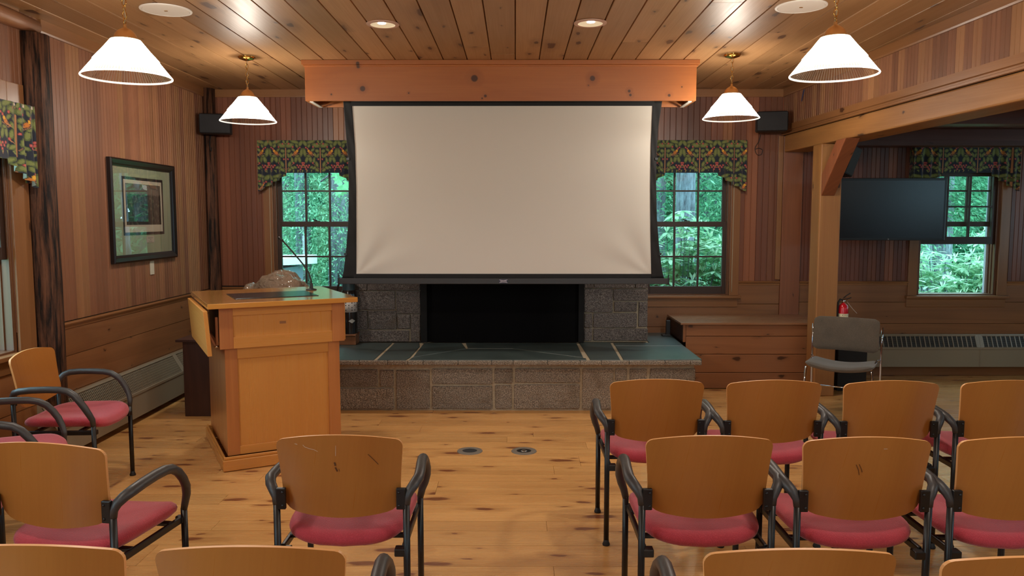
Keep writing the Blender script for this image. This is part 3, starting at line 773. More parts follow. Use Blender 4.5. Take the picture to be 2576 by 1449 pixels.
# ------------------------------------------------------------------ fireplace
LS = [(-1.498, .932, -1.382, 1.0), (-1.379, .932, -.885, 1.0), (-1.497, .752, -1.123, .924), (-1.111, .715, -.886, .924), (-1.501, .565, -1.382, .741), (-1.374, .565, -1.111, .741), (-1.102, .573, -.985, .708), (-.98, .449, -.888, .708), (-1.503, .449, -.994, .554)]
RS = [(.644, .957, .729, 1.0), (.737, .955, 1.114, 1.0), (1.121, .955, 1.236, 1.0), (.646, .727, .907, .947), (.919, .836, 1.236, .944), (.928, .735, 1.138, .825), (1.153, .593, 1.238, .825), (.648, .585, .72, .716), (.648, .461, .72, .577), (.733, .585, 1.14, .72), (.734, .461, 1.242, .574)]
t = thing('stone_chimney', 'dark stone fireplace breast behind the lower edge of the screen', 'fireplace', (0, 0, 0))
m = MB(); m.box(-1.49, 7.25, 0.447, -0.876, 7.865, 2.87); m.box(0.64, 7.25, 0.447, 1.235, 7.865, 2.87); m.box(-0.876, 7.25, 1.22, 0.64, 7.865, 2.87); m.box(-0.876, 7.72, 0.447, 0.64, 7.865, 1.22)
m.build('mortar_core', mortar, t)
def stones(lst, yf, th, mb, rnd=0.004):
    for x0, z0, x1, z1 in lst:
        j = lambda: random.uniform(-rnd, rnd)
        mb.hexa([(x0 + j(), yf + j(), z0 + j() * .5), (x1 + j(), yf + j(), z0 + j() * .5), (x1, yf + th, z0), (x0, yf + th, z0),
                 (x0 + j(), yf + j(), z1 + j() * .5), (x1 + j(), yf + j(), z1 + j() * .5), (x1, yf + th, z1), (x0, yf + th, z1)])
m = MB(); stones(LS + RS, 7.228, 0.05, m)
z = 1.008
while z < 2.8:
    h = random.uniform(0.12, 0.2); x = -1.498
    while x < 1.2:
        w = random.uniform(0.2, 0.45); x2 = min(x + w, 1.238)
        if z > 1.2 or x2 < -0.88 or x > 0.64: stones([(x, z, x2, z + h)], 7.228, 0.05, m)
        x = x2 + 0.012
    z += h + 0.012
for sx in (-1.503, 1.205):   # side faces
    z = 0.45
    while z < 2.8:
        h = random.uniform(0.1, 0.17); m.box(sx, 7.29, z, sx + 0.04, 7.56, z + h); m.box(sx, 7.572, z, sx + 0.04, 7.89, z + h); z += h + 0.012
m.build('stonework', granite2, t, bevel=0.006)
t = thing('fire_screen', 'black fireplace enclosure closing the opening under the screen', 'fire screen', (0, 0, 0))
m = MB(); m.box(-0.880, 7.19, 0.448, -0.820, 7.222, 1.24); m.box(0.588, 7.19, 0.448, 0.640, 7.222, 1.24); m.box(-0.820, 7.19, 1.2, 0.588, 7.222, 1.24); m.build('frame', plain('black_steel', (20, 19, 19), 0.7, spec=0.2), t, bevel=0.003)
m = MB(); m.grid(60, 2, lambda u, v: (-0.82 + 1.408 * u, 7.218 + 0.003 * math.sin(u * 50), 0.448 + 0.75 * v)); m.build('mesh_curtain', plain('black_mesh', (9, 8, 9), 0.9, spec=0.1), t)
HS = [(-1.634, .205, -1.147, .349), (-1.125, .205, -1.012, .343), (-1.638, .015, -1.014, .189), (-.992, .015, -.714, .343), (-.691, .226, -.192, .355), (-.171, .233, -.021, .356), (.001, .239, .538, .356), (-.693, .015, -.193, .208), (-.166, .017, -.028, .215), (-.009, .018, .538, .221), (.561, .015, .816, .356), (.833, .258, .93, .356), (.953, .258, 1.093, .356), (1.122, .259, 1.5, .357), (.835, .015, 1.149, .246), (1.171, .015, 1.5, .247)]
t = thing('raised_hearth', 'raised granite block hearth with slate slab top below the screen', 'hearth', (0, 0, 0))
m = MB(); m.box(-1.74, 6.41, 0.0, 1.49, 7.85, 0.398); m.build('mortar_core', mortar, t)
m = MB(); stones(HS, 6.392, 0.04, m, 0.003)
for y0_, y1_ in ((6.44, 6.75), (6.762, 7.2)):
    for z0_, z1_ in ((0.015, 0.19), (0.2, 0.356)): m.box(1.47, y0_, z0_, 1.502, y1_, z1_)
m.build('granite_blocks', granite, t, bevel=0.006)
SL = [[(-1.78, 6.32), (-1.165, 6.32), (-1.15, 7.2), (-1.78, 7.2)], [(-1.135, 6.32), (-.905, 6.315), (-.882, 6.43), (-.868, 7.0), (-.9, 7.22), (-1.125, 7.2)],
      [(-.875, 6.318), (.585, 6.335), (.59, 6.40), (-.03, 6.875), (-.42, 6.875), (-.86, 6.43)], [(-.855, 6.46), (-.44, 6.89), (-.5, 7.2), (-.85, 7.2)], [(-.42, 6.895), (-.02, 6.895), (.57, 6.44), (.572, 7.2), (-.46, 7.2)],
      [(.62, 6.325), (.865, 6.325), (.892, 7.24), (.60, 7.24)], [(.892, 6.33), (1.54, 6.355), (1.54, 7.028), (.915, 7.042)], [(.915, 7.062), (1.54, 7.048), (1.555, 7.862), (1.255, 7.862), (1.255, 7.22), (.918, 7.22)]]
m = MB(); m.box(-1.77, 6.345, 0.400, 1.525, 7.85, 0.437); m.build('slab_mortar', mortar, t)
m = MB()
for s in SL: m.prism(s, 0.401, 0.445, 'XY')
m.box(-1.78, 7.215, 0.401, -1.52, 7.862, 0.445)
sl = m.build('slate_top', [slate], t, bevel=0.004)
m = MB()
x = -1.77
while x < 1.52:
    x2 = min(x + random.uniform(.12, .3), 1.53); m.box(x, 6.300, 0.403, x2 - 0.002, 6.335, 0.440); x = x2
m.build('rough_edge', granite, t, bevel=0.008)

# ------------------------------------------------------------------ wooden bench right of the fireplace
t = thing('wooden_bench', 'low built-in knotty pine bench between the hearth and the timber post', 'bench', (0, 0, 0))
m = MB(); m.box(1.545, 7.215, 0.612, 3.0, 7.862, 0.632); m.build('bench_top', wood('bench_lid', (150, 108, 76), (118, 80, 56), axis='X', rough=0.28, knots=0.2, tone=0.0), t, bevel=0.003)
m = MB()
for a, b in ((0.006, 0.155), (0.157, 0.33), (0.332, 0.50), (0.502, 0.611)): m.box(1.600, 7.240, a + 0.001, 2.96, 7.262, b - 0.001)
m.build('front_panel', benchw('X'), t, bevel=0.004)
for q in ((1.572, 0.447, 1.598, 0.611), (1.572, 0.006, 1.598, 0.398), (2.962, 0.006, 2.995, 0.611)):
    m = MB(); m.box(q[0], 7.238, q[1], q[2], 7.262, q[3]); m.build('corner_post', benchw('Z'), t, bevel=0.002)
m = MB(); m.box(1.572, 7.264, 0.447, 1.584, 7.88, 0.611); m.build('end_panel', walnut('Y'), t)
m = MB(); m.box(2.976, 7.264, 0.006, 2.995, 7.88, 0.611); m.build('end_panel', benchw('Y'), t)
m = MB(); m.box(1.49, 7.62, 0.446, 1.53, 7.66, 0.60); m.box(1.45, 7.60, 0.446, 1.53, 7.68, 0.462)
tag(m.build('iron_bracket', blackm, None, bevel=0.003), 'black iron bracket at the dark left end of the pine bench', 'bracket')

# left counterpart: low wooden board with tall canister
m = MB(); m.box(-1.95, 7.06, 0.4465, -1.460, 7.222, 0.53); m.box(-1.97, 7.04, 0.531, -1.455, 7.222, 0.545)
tag(m.build('wooden_box', [benchw('X')], None, bevel=0.003), 'low pine box on the hearth behind the lectern', 'box')
t = thing('canister', 'tall dark cylindrical canister with a white paper band behind the lectern', 'canister', (-1.53, 7.135, 0.546))
m = MB(); m.lathe([(0.0, 0), (0.072, 0), (0.072, 0.36), (0.066, 0.385), (0.060, 0.40), (0.0, 0.40)], 32); m.build('body', plain('canister_black', (30, 26, 24), 0.18), t, angle=40)
m = MB(); m.lathe([(0.0, 0.40), (0.058, 0.40), (0.058, 0.50), (0.0, 0.502)], 32); m.build('lid', plain('canister_lid', (40, 60, 66), 0.35), t, angle=40)
m = MB(); m.lathe([(0.0722, 0.20), (0.0732, 0.20), (0.0732, 0.305), (0.0722, 0.305)], 32); lb = m.build('paper_label', plain('label_paper', (196, 190, 184), 0.6), t)
m = MB()
for k in range(7):
    for j in range(4):
        a = R(-150 + 22 * k); r = 0.0736; z = 0.215 + 0.022 * j
        if (k + j) % 3 == 0: continue
        wdt = 0.07 if (k * j) % 2 else 0.12
        p = [(r * math.cos(a), r * math.sin(a), z), (r * math.cos(a + wdt), r * math.sin(a + wdt), z), (r * math.cos(a + wdt), r * math.sin(a + wdt), z + 0.011), (r * math.cos(a), r * math.sin(a), z + 0.011)]
        m.add(p, [(0, 1, 2, 3)])
mk = m.build('printed_marks', plain('label_ink', (40, 38, 38), 0.6), lb); mk['kind'] = 'stuff'
m = MB(); a0_ = R(-60)
def onr(a, z, r=0.0734): return (r * math.cos(a), r * math.sin(a), z)
m.add([onr(a0_ - 0.45, 0.12), onr(a0_, 0.10), onr(a0_ + 0.45, 0.12), onr(a0_, 0.14), onr(a0_ - .2, .108), onr(a0_ + .2, .108), onr(a0_ + .2, .132), onr(a0_ - .2, .132)], [(0, 4, 1, 5, 2, 6, 3, 7)])
m.build('diamond_logo', plain('logo_silver', (170, 168, 160), 0.4), t)

# ------------------------------------------------------------------ pendants
def chain(m, x, y, z0, z1, r=0.011, w=0.0023):
    n = max(3, int((z1 - z0) / 0.030)); st = (z1 - z0) / n
    for k in range(n):
        zc = z0 + st * (k + 0.5); pts = []
        for q in range(10):
            a = 2 * PI * q / 10; cx = r * math.cos(a); cz = st * 0.62 * math.sin(a)
            pts.append((x + cx, y, zc + cz) if k % 2 else (x, y + cx, zc + cz))
        m.tube(pts, w, n=5, closed=True)
def pendant(loc, rimz, label):
    t = thing('pendant_lamp', label, 'pendant lamp', (loc[0], loc[1], 0), 0, 'conical ribbed glass pendant lamps')
    m = MB(); m.lathe([(0.0, ZC - 0.030), (0.018, ZC - 0.030), (0.055, ZC - 0.018), (0.066, ZC - 0.006), (0.066, ZC - 0.0015), (0.0, ZC - 0.0015)], 32); m.build('ceiling_canopy', brass, t, angle=50)
    zt = rimz + 0.188
    m = MB(); chain(m, 0, 0, zt + 0.075, ZC - 0.028); m.build('chain', brass, t)
    m = MB(); m.tube([(0.004 * math.sin(z * 60), 0.004 * math.cos(z * 60), z) for z in [zt + 0.05 + (ZC - 0.03 - zt - 0.05) * i / 24 for i in range(25)]], 0.0022, n=5); m.build('power_cord', cordm, t)
    m = MB(); m.lathe([(0.0, zt + 0.078), (0.008, zt + 0.078), (0.010, zt + 0.062), (0.020, zt + 0.056), (0.036, zt + 0.046), (0.049, zt + 0.031), (0.056, zt + 0.014), (0.062, zt + 0.004), (0.060, zt - 0.002), (0.050, zt - 0.004), (0.0, zt - 0.004)], 32); m.build('metal_cap', brassd, t, angle=50)
    # ribbed cone, thickness as inner and outer wall; the frosted zone ends at 55 percent of the slope
    rt, rb, th = 0.070, 0.218, 0.004; prof = []
    zs = [0, 0.02, 0.3, 0.52, 0.56, 0.58, 0.8, 0.985]
    for q in zs: prof.append((rt + (rb - rt) * q + (0.004 if q in (0.52, 0.56) else 0), zt - (zt - rimz) * q))
    m = MB(); m.lathe(prof, 168, rib=0.0022, mfun=lambda i: 0 if i < 4 else 1)
    sh = m.build('glass_shade', [shade_up, shade_lo], t)
    m = MB(); m.lathe([(rb - 0.005, rimz + 0.005), (rb - 0.001, rimz + 0.005), (rb + 0.002, rimz), (rb + 0.001, rimz - 0.004), (rb - 0.004, rimz - 0.003), (rb - 0.005, rimz + 0.005)], 64); m.build('glass_rim', shade_rim, sh)
    m = MB(); m.lathe([(0.0, zt - 0.006), (0.020, zt - 0.006), (0.020, zt - 0.045), (0.0, zt - 0.045)], 20); m.build('socket', white, t, angle=50)
    m = MB(); m.lathe([(0.013, zt - 0.045), (0.016, zt - 0.06), (0.030, zt - 0.085), (0.033, zt - 0.105), (0.026, zt - 0.130), (0.012, zt - 0.142), (0.0005, zt - 0.145)], 20); m.build('bulb', bulbm, t)
    l = bpy.data.lights.new('pendant_light', 'POINT'); l.energy = PEND; l.color = (1.0, 0.92, 0.81); l.shadow_soft_size = 0.05
    o = bpy.data.objects.new('pendant_light', l); C.objects.link(o); o.parent = t; o.location = (0, 0, zt - 0.155)
PEND = 42.0
pendant((-2.006, 4.10), 2.328, 'larger looking pendant lamp at upper left, nearest the viewer on that side')
pendant((-2.135, 6.318), 2.376, 'smaller looking pendant lamp at left in front of the back wall')
pendant((1.640, 4.10), 2.338, 'larger looking pendant lamp at upper right, nearest the viewer on that side')
pendant((1.700, 6.244), 2.387, 'smaller looking pendant lamp at right in front of the back wall')

for x, y, lb in ((-0.874, 5.271, 'recessed ceiling downlight left of centre above the screen box'), (0.492, 5.245, 'recessed ceiling downlight right of centre above the screen box')):
    t = thing('recessed_light', lb, 'ceiling light', (x, y, ZC))
    m = MB(); m.lathe([(0.080, -0.001), (0.108, -0.001), (0.107, -0.007), (0.082, -0.009), (0.080, -0.001)], 40); m.build('trim_ring', plain('downlight_trim', (190, 150, 128), 0.4), t, angle=50)
    m = MB(); m.lathe([(0.082, -0.008), (0.079, -0.006), (0.060, -0.005), (0.040, -0.0045), (0.0, -0.004)], 40); m.build('reflector', plain('reflector_white', (236, 224, 190), 0.35, emit=(255, 236, 196), estr=0.35), t)
    m = MB(); m.lathe([(0.0, -0.002), (0.026, -0.001), (0.026, -0.004), (0.0, -0.005)], 24, c=(0, -0.04, -0.004)); m.build('lamp_lens', emis('downlight_lens', (255, 240, 255), 9.0), t)
    l = bpy.data.lights.new('downlight', 'SPOT'); l.energy = 26; l.color = (1.0, 0.84, 0.66); l.spot_size = R(110); l.spot_blend = 0.8; l.shadow_soft_size = 0.05
    o = bpy.data.objects.new('downlight', l); C.objects.link(o); o.parent = t; o.location = (0, 0, -0.02)
for x, y, lb in ((-2.148, 4.915, 'round white ceiling speaker beside the left pendant lamps'), (1.728, 4.85, 'round white ceiling speaker beside the right pendant lamps')):
    t = thing('ceiling_speaker', lb, 'speaker', (x, y, ZC), 0, 'ceiling speakers')
    m = MB(); m.lathe([(0.135, -0.001), (0.152, -0.001), (0.151, -0.006), (0.137, -0.008), (0.135, -0.001)], 48); m.build('rim', plain('speaker_rim', (236, 230, 222), 0.5), t, angle=50)
    m = MB(); m.lathe([(0.0, -0.007), (0.134, -0.0065), (0.134, -0.002)], 48); m.build('grille', plain('speaker_grille', (232, 224, 214), 0.6), t, angle=50)
    m = MB(); m.box(-0.010, -0.004, -0.010, 0.010, 0.004, -0.0074); m.build('badge', brass, t)

# wall speakers in the far corners
def wallspeaker(loc, rz, label):
    t = thing('wall_speaker', label, 'speaker', loc, rz)
    m = MB(); m.box(-0.145, -0.07, -0.095, 0.145, 0.09, 0.095); m.build('cabinet', plain('speaker_black', (20, 20, 22), 0.55), t, bevel=0.02, seg=3)
    m = MB(); m.grid(12, 8, lambda u, v: (-0.135 + 0.27 * u, -0.0705 - 0.012 * math.sin(u * PI) * math.sin(v * PI), -0.085 + 0.17 * v)); m.build('grille', plain('speaker_cloth', (27, 27, 30), 0.8), t)
    m = MB(); m.tube([(0, 0.085, 0), (0.0, 0.14, 0.0), (0, 0.22, -0.02)], 0.016, n=8); m.build('mount_arm', blackm, t)
wallspeaker((-2.885, 7.60, 2.505), R(14), 'black wall speaker in the back left corner half behind a pendant lamp')
wallspeaker((2.462, 7.60, 2.525), R(-12), 'black wall speaker high on the back wall near the right corner')
cord('speaker_wire', [(2.44, 7.86, 2.43), (2.42, 7.86, 2.36), (2.39, 7.87, 2.30), (2.41, 7.87, 2.24), (2.45, 7.87, 2.235), (2.465, 7.87, 2.28), (2.43, 7.87, 2.30), (2.395, 7.87, 2.29)], 0.003, rubber, 'thin looped wire below the right wall speaker', 'wire')
cord('speaker_wire', [(-3.0, 7.78, 2.42), (-3.01, 7.76, 2.33), (-2.995, 7.75, 2.26), (-2.985, 7.75, 2.30)], 0.003, rubber, 'thin dangling wire below the left corner speaker', 'wire')
m = MB(); y = 7.40
m.add([(xr(y) - .012, y, 2.80), (xr(y) - .012, y + 0.03, 2.79), (xr(y) - .02, y + 0.05, 2.70), (xr(y) - .03, y + 0.015, 2.69), (xr(y) - .009, y, 2.80), (xr(y) - .009, y + 0.03, 2.79), (xr(y) - .017, y + 0.05, 2.70), (xr(y) - .027, y + 0.015, 2.69)],
      [(0, 1, 2, 3), (7, 6, 5, 4), (0, 3, 7, 4), (1, 5, 6, 2), (2, 6, 7, 3), (0, 4, 5, 1)])
tag(m.build('painter_tape', plain('blue_tape', (44, 60, 108), 0.6)), 'small strip of blue tape hanging from the upper right wall', 'tape')

# ------------------------------------------------------------------ framed picture
def picture():
    X = XL + 0.008
    t = thing('framed_picture', 'black framed picture with green mat hanging on the left wall', 'picture', (X, 6.455, 1.66), R(90))
    # local x -> along +Y... rotated so local x runs along world Y, local -y points into the room
    W, H = 0.545, 0.395; w0, h0 = 0.545, 0.395
    a, b = 0.555, 0.405
    m = MB(); fw_ = 0.060
    prof = [(0.0, 0.0), (0.0, -0.028), (0.012, -0.036), (0.028, -0.030), (0.040, -0.026), (0.052, -0.018), (fw_, -0.014), (fw_, 0.0)]
    rings = []
    for q, y in prof: rings.append([(-a + q, y, -b + q), (a - q, y, -b + q), (a - q, y, b - q), (-a + q, y, b - q)])
    vs = [p for r_ in rings for p in r_]
    fs = []
    for i in range(len(rings) - 1):
        for k in range(4): fs.append((i * 4 + k, i * 4 + (k + 1) % 4, (i + 1) * 4 + (k + 1) % 4, (i + 1) * 4 + k))
    m.add(vs, fs); m.build('frame', plain('ebonised_frame', (26, 17, 16), 0.28), t)
    m = MB(); m.box(-a + fw_ - .004, -0.006, -b + fw_ - .004, a - fw_ + .004, -0.001, b - fw_ + .004); m.build('mat_board', plain('sage_mat', (150, 156, 126), 0.8), t)
    ix0, ix1, iz0, iz1 = -0.33, 0.33, -0.17, 0.25
    m = MB()
    for q in ((ix0 - .022, iz0 - .022, ix1 + .022, iz0), (ix0 - .022, iz1, ix1 + .022, iz1 + .022), (ix0 - .022, iz0, ix0, iz1), (ix1, iz0, ix1 + .022, iz1)): m.box(q[0], -0.009, q[1], q[2], -0.0062, q[3])
    m.build('inner_border', plain('inner_border', (44, 34, 32), 0.6), t)
    m = MB(); m.box(ix0, -0.0075, iz0, ix1, -0.0062, iz1); m.build('print_margin', plain('print_paper', (190, 178, 156), 0.8), t)
    tt = NT('garden_print'); tc = tt.new('ShaderNodeTexCoord'); sp = tt.new('ShaderNodeSeparateXYZ', {0: tc.outputs['Object']})
    n1 = tt.new('ShaderNodeTexNoise', {'Vector': tc.outputs['Object'], 'Scale': 26.0, 'Detail': 6.0, 'Roughness': 0.7})
    vo = tt.new('ShaderNodeTexVoronoi', {'Vector': tc.outputs['Object'], 'Scale': 34.0})
    sky = tt.ramp(tt.math('MULTIPLY_ADD', n1.outputs[0], 0.04, sp.outputs[2]), 0.15, 0.165)
    col = tt.mix(tt.ramp(tt.math('ADD', n1.outputs[0], tt.math('MULTIPLY', vo.outputs[0], -0.3)), 0.35, 0.7), lin((24, 24, 20)), lin((112, 108, 88)))
    col = tt.mix(sky, col, lin((96, 84, 72))); tt.put(tt.b.inputs['Base Color'], col); tt.b.inputs['Roughness'].default_value = 0.8
    m = MB(); m.box(ix0 + .03, -0.0085, iz0 + .06, ix1 - .03, -0.0077, iz1 - .03); m.build('print', tt.m, t)
    m = MB(); m.box(0.02, -0.0085, -0.26, 0.16, -0.0063, -0.205); cp = m.build('caption_plate', plain('caption_card', (178, 166, 148), 0.7), t)
    m = MB()
    for k, w in enumerate((0.045, 0.012, 0.03)): m.box(0.09 - w, -0.0089, -0.222 - k * .014, 0.09 + w, -0.0086, -0.219 - k * .014)
    m.build('caption_lines', plain('caption_ink', (90, 84, 78), 0.7), cp)
    m = MB(); m.box(-a + fw_ - .002, -0.0125, -b + fw_ - .002, a - fw_ + .002, -0.0105, b - fw_ + .002); m.build('picture_glass', picglass, t)
picture()
m = MB(); m.box(XL + 0.007, 6.53, 1.13, XL + 0.012, 6.60, 1.243)
tag(m.build('wall_card', plain('card', (190, 180, 160), 0.7)), 'small pale title card on the wall under the framed picture', 'card')

# ------------------------------------------------------------------ heaters
def heater(t, L, n, grille, z0, z1, D, gd):
    """local x along the wall, y 0 = wall, -y into the room; the grille lies on the sloping face"""
    zt = z1 - 0.012; zb = zt - gd; m = MB()
    pr = [(0, z1), (-0.030, z1), (-0.036, zt), (-0.030, zt - .012), (-D + .016, zb + .010), (-D, zb), (-D, zb - .018), (-D + .006, zb - .024), (-D + .006, z0), (0, z0)]
    N = len(pr)
    m.add([(0, y, z) for y, z in pr] + [(L, y, z) for y, z in pr], [(i, N + i, N + (i + 1) % N, (i + 1) % N) for i in range(N)] + [tuple(range(N)), tuple(range(2 * N - 1, N - 1, -1))])
    m.build('housing', heatm, t)
    s_ = Vector((0, -(D - .036), -gd)); ln = s_.length; s_.normalize(); nn = Vector((0, s_.z, -s_.y))
    if nn.y > 0: nn = -nn
    M = Matrix(((1, s_.x, nn.x, 0), (0, s_.y, nn.y, -.036), (0, s_.z, nn.z, zt), (0, 0, 0, 1)))
    for k in range(n):
        a = L * k / n + 0.03; b = L * (k + 1) / n - 0.03
        m = MB(); m.M = M; m.box(a, .008, -.006, b, ln - .008, -.004); gr = m.build('grille', heatd, t)
        m = MB(); m.M = M; x = a; st = .047 if grille == 'bars' else .021
        while x < b: m.box(x, .006, -.004, x + (.009 if grille == 'bars' else .0055), ln - .006, .001); x += st
        q = .012
        while q < ln - .008: m.box(a, q, -.0038, b, q + (.0007 if grille == 'bars' else .003), -.0005); q += .010 if grille == 'bars' else .020
        m.build('louvres', heatm, gr)
        for x0_, x1_ in ((L * k / n, a), (b, L * (k + 1) / n)):
            m = MB(); m.M = M; m.box(x0_ + .001, 0, -.005, x1_, ln, .001); m.build('end_plate', heatm, t)
        m = MB(); m.box(L * (k + 1) / n - .002, -D - .001, z0, L * (k + 1) / n + .002, -D + .004, zb); m.build('joint_cover', heatm, t)
t = thing('baseboard_heater', 'long baseboard heater with mesh grille along the left wall', 'heater', (XL + 0.011, 4.9, 0), R(90))
# rotated +90: local x -> world +Y, local -y -> world +X
heater(t, 2.9, 3, 'mesh', .05, .405, .12, .145)
t = thing('baseboard_heater', 'beige baseboard heater with barred grille on the alcove back wall', 'heater', (3.55, YB - 0.012, 0))
heater(t, 2.30, 2, 'bars', .105, .43, .09, .115)

# ------------------------------------------------------------------ lectern
LROT = R(28)
t = thing('lectern', 'large light maple lectern with drop leaf and framed panels, turned toward the seats', 'lectern', (-1.842, 4.789, 0), LROT)
Wd, Dp = 0.80, 0.92
def frame_panel(x0, x1, z0, z1, y, fw, top, bot, parent, nm, mid=None):
    for q in ((x0, z0, x0 + fw, z1), (x1 - fw, z0, x1, z1)):
        m = MB(); m.box(q[0], y, q[1], q[2], y + 0.02, q[3]); m.build(nm + '_stile', oakw('Z'), parent, bevel=0.002)
    for q in ((x0 + fw, z1 - top, x1 - fw, z1), (x0 + fw, z0, x1 - fw, z0 + bot)):
        m = MB(); m.box(q[0], y + .001, q[1], q[2], y + 0.0195, q[3]); m.build(nm + '_rail', mapw('X'), parent, bevel=0.002)
    m = MB(); m.box(x0 + fw, y + 0.013, z0 + bot, x1 - fw, y + 0.019, z1 - top); m.build(nm + '_panel', mapw('Z'), parent)
# base moulding
def plinth(x0, y0, x1, y1, ax, nm, e):
    m = MB(); m.box(x0, y0, 0.004, x1, y1, 0.075); m.box(x0 + .008 * e[0], y0 + .008 * e[1], 0.075, x1 - .008 * e[2], y1, 0.095); m.build(nm, mapw(ax), t, bevel=0.005)
plinth(0, 0, Wd, .02, 'X', 'plinth', (1, 1, 1)); plinth(0, .0205, .02, Dp, 'Y', 'plinth_side', (1, 0, 0)); plinth(Wd - .02, .0205, Wd, Dp, 'Y', 'plinth_side', (0, 0, 1)); plinth(.0205, Dp - .02, Wd - .0205, Dp, 'X', 'plinth_back', (0, 0, 0))
lx0, lx1, ly0, ly1 = 0.035, Wd - 0.035, 0.03, Dp - 0.03
m = MB(); m.box(lx0 + .001, ly0 + 0.021, 0.0955, lx1 - .001, ly1, 0.79); m.build('lower_carcass', oakw('Z'), t)
frame_panel(lx0, lx1, 0.0955, 0.79, ly0, 0.075, 0.075, 0.055, t, 'lower')
ux0, ux1, uy0, uy1 = 0.005, Wd - 0.005, 0.005, Dp - 0.02
m = MB(); m.box(ux0 + 0.045, uy0 + 0.021, 0.7905, ux1 - .001, uy1, 1.045); m.build('upper_carcass', plain('dark_interior', (40, 24, 16), 0.6), t)
frame_panel(ux0, ux1, 0.785, 1.045, uy0, 0.082, 0.052, 0.072, t, 'upper')
m = MB(); m.box(ux1 - 0.0009, uy0 + 0.021, 0.7905, ux1 + 0.012, uy1, 1.045); m.build('side_panel', mapw('Z'), t, bevel=0.002)
m = MB(); m.box(-0.065, -0.045, 1.046, Wd + 0.075, Dp + 0.02, 1.078); m.build('desk_top', wood('maple_top', (206, 146, 70), (180, 114, 44), axis='X', rough=0.14, knots=0.0, tone=0.05, ring=4, coat=1.0), t, bevel=0.003)
m = MB(); m.box(0.13, 0.18, 1.0782, 0.67, 0.58, 1.0815); m.box(0.142, 0.192, 1.0815, 0.658, 0.568, 1.0822); m.build('writing_pad', plain('black_pad', (24, 24, 26), 0.22), t, bevel=0.001)
m = MB(); m.box(0.375, 0.0165, 0.925, 0.415, 0.0175, 0.942); m.build('name_plate', plain('plate_bronze', (150, 100, 62), 0.4, metal=0.3), t)
# drop leaf hanging at the left side
Mf = Matrix.Translation((-0.066, 0.0, 1.04)) @ Matrix.Rotation(R(-4), 4, 'Y')
m = MB(); m.M = Mf; m.box(-0.026, -0.04, -0.285, 0.0, Dp * 0.98, -0.004); leafo = m.build('drop_leaf', wood('maple_leaf', (206, 146, 74), (184, 118, 52), axis='Y', rough=0.6, knots=0.0, tone=0.0, ring=1.5, spec=0.2, bump=0.0), t, bevel=0.003)
for y in (0.05, 0.75):
    m = MB(); m.box(-0.012, y, 0.80, 0.004, y + 0.016, 0.985); m.M = Matrix.Translation((-0.012, y, 0.80)) @ Matrix.Rotation(R(-24), 4, 'Y'); m.box(-0.008, 0.0, 0.0, 0.004, 0.016, 0.10); m.build('folding_support', oakw('Z'), t, bevel=0.001)
    m = MB(); m.cyl((-0.022, y - 0.002, 0.80), (0.004, y - 0.002, 0.80), 0.007, 8); m.build('hinge_bolt', chrome, t)
# microphone
def lw(x, y, z): c, s = math.cos(LROT), math.sin(LROT); return (-1.842 + x * c - y * s, 4.789 + x * s + y * c, z)
# ------------------------------------------------------------------ microphone
mp = lw(0.73, 0.64, 1.079)
t = thing('gooseneck_microphone', 'black gooseneck microphone standing on the lectern top', 'microphone', mp)
m = MB(); m.lathe([(0.0, 0.0), (0.038, 0.0), (0.038, 0.005), (0.014, 0.011), (0.011, 0.045), (0.008, 0.05), (0.0, 0.05)], 24); m.build('base', rubber, t, angle=50)
g = [(0, 0, 0.05), (-0.003, 0, 0.08), (-0.014, -0.002, 0.12), (-0.034, -0.004, 0.16), (-0.075, -0.01, 0.215), (-0.13, -0.02, 0.285), (-0.185, -0.03, 0.352)]
m = MB(); m.tube(g, 0.0058, n=8); m.build('gooseneck', rubber, t)
m = MB(); m.tube([g[-1], (-0.195, -0.032, 0.365), (-0.222, -0.038, 0.385)], [0.005, 0.008, 0.009], n=10); m.build('microphone_head', blackm, t)

# dark cabinet and the wrapped equipment behind the lectern
t = thing('dark_cabinet', 'dark walnut cabinet standing behind the lectern by the left heater', 'cabinet', (-2.68, 6.2, 0))
m = MB(); m.box(0, 0, 0.0, 0.95, 0.62, 0.61); m.build('carcass', walnut('Z'), t, bevel=0.003)
m = MB(); m.box(-0.045, -0.03, 0.612, 0.99, 0.65, 0.632); m.build('cabinet_top', walnut('X'), t, bevel=0.002)
def plastic():
    t = NT('clear_plastic_wrap'); tc = t.new('ShaderNodeTexCoord')
    n = t.new('ShaderNodeTexNoise', {'Vector': tc.outputs['Object'], 'Scale': 14.0, 'Detail': 4.0, 'Distortion': 1.5})
    t.b.inputs['Base Color'].default_value = lin((172, 146, 124)); t.b.inputs['Roughness'].default_value = 0.12
    t.b.inputs['Transmission Weight'].default_value = 0.55; t.b.inputs['IOR'].default_value = 1.2; t.b.inputs['Coat Weight'].default_value = 0.8; t.b.inputs['Coat Roughness'].default_value = 0.05
    t.bump(n.outputs[0], 1.0, 0.03); return t.m
import mathutils.noise as mn
t = thing('wrapped_bundle', 'bulging bundle wrapped in crumpled clear plastic on the dark cabinet behind the lectern', 'bundle', (-2.00, 6.52, 0.633))
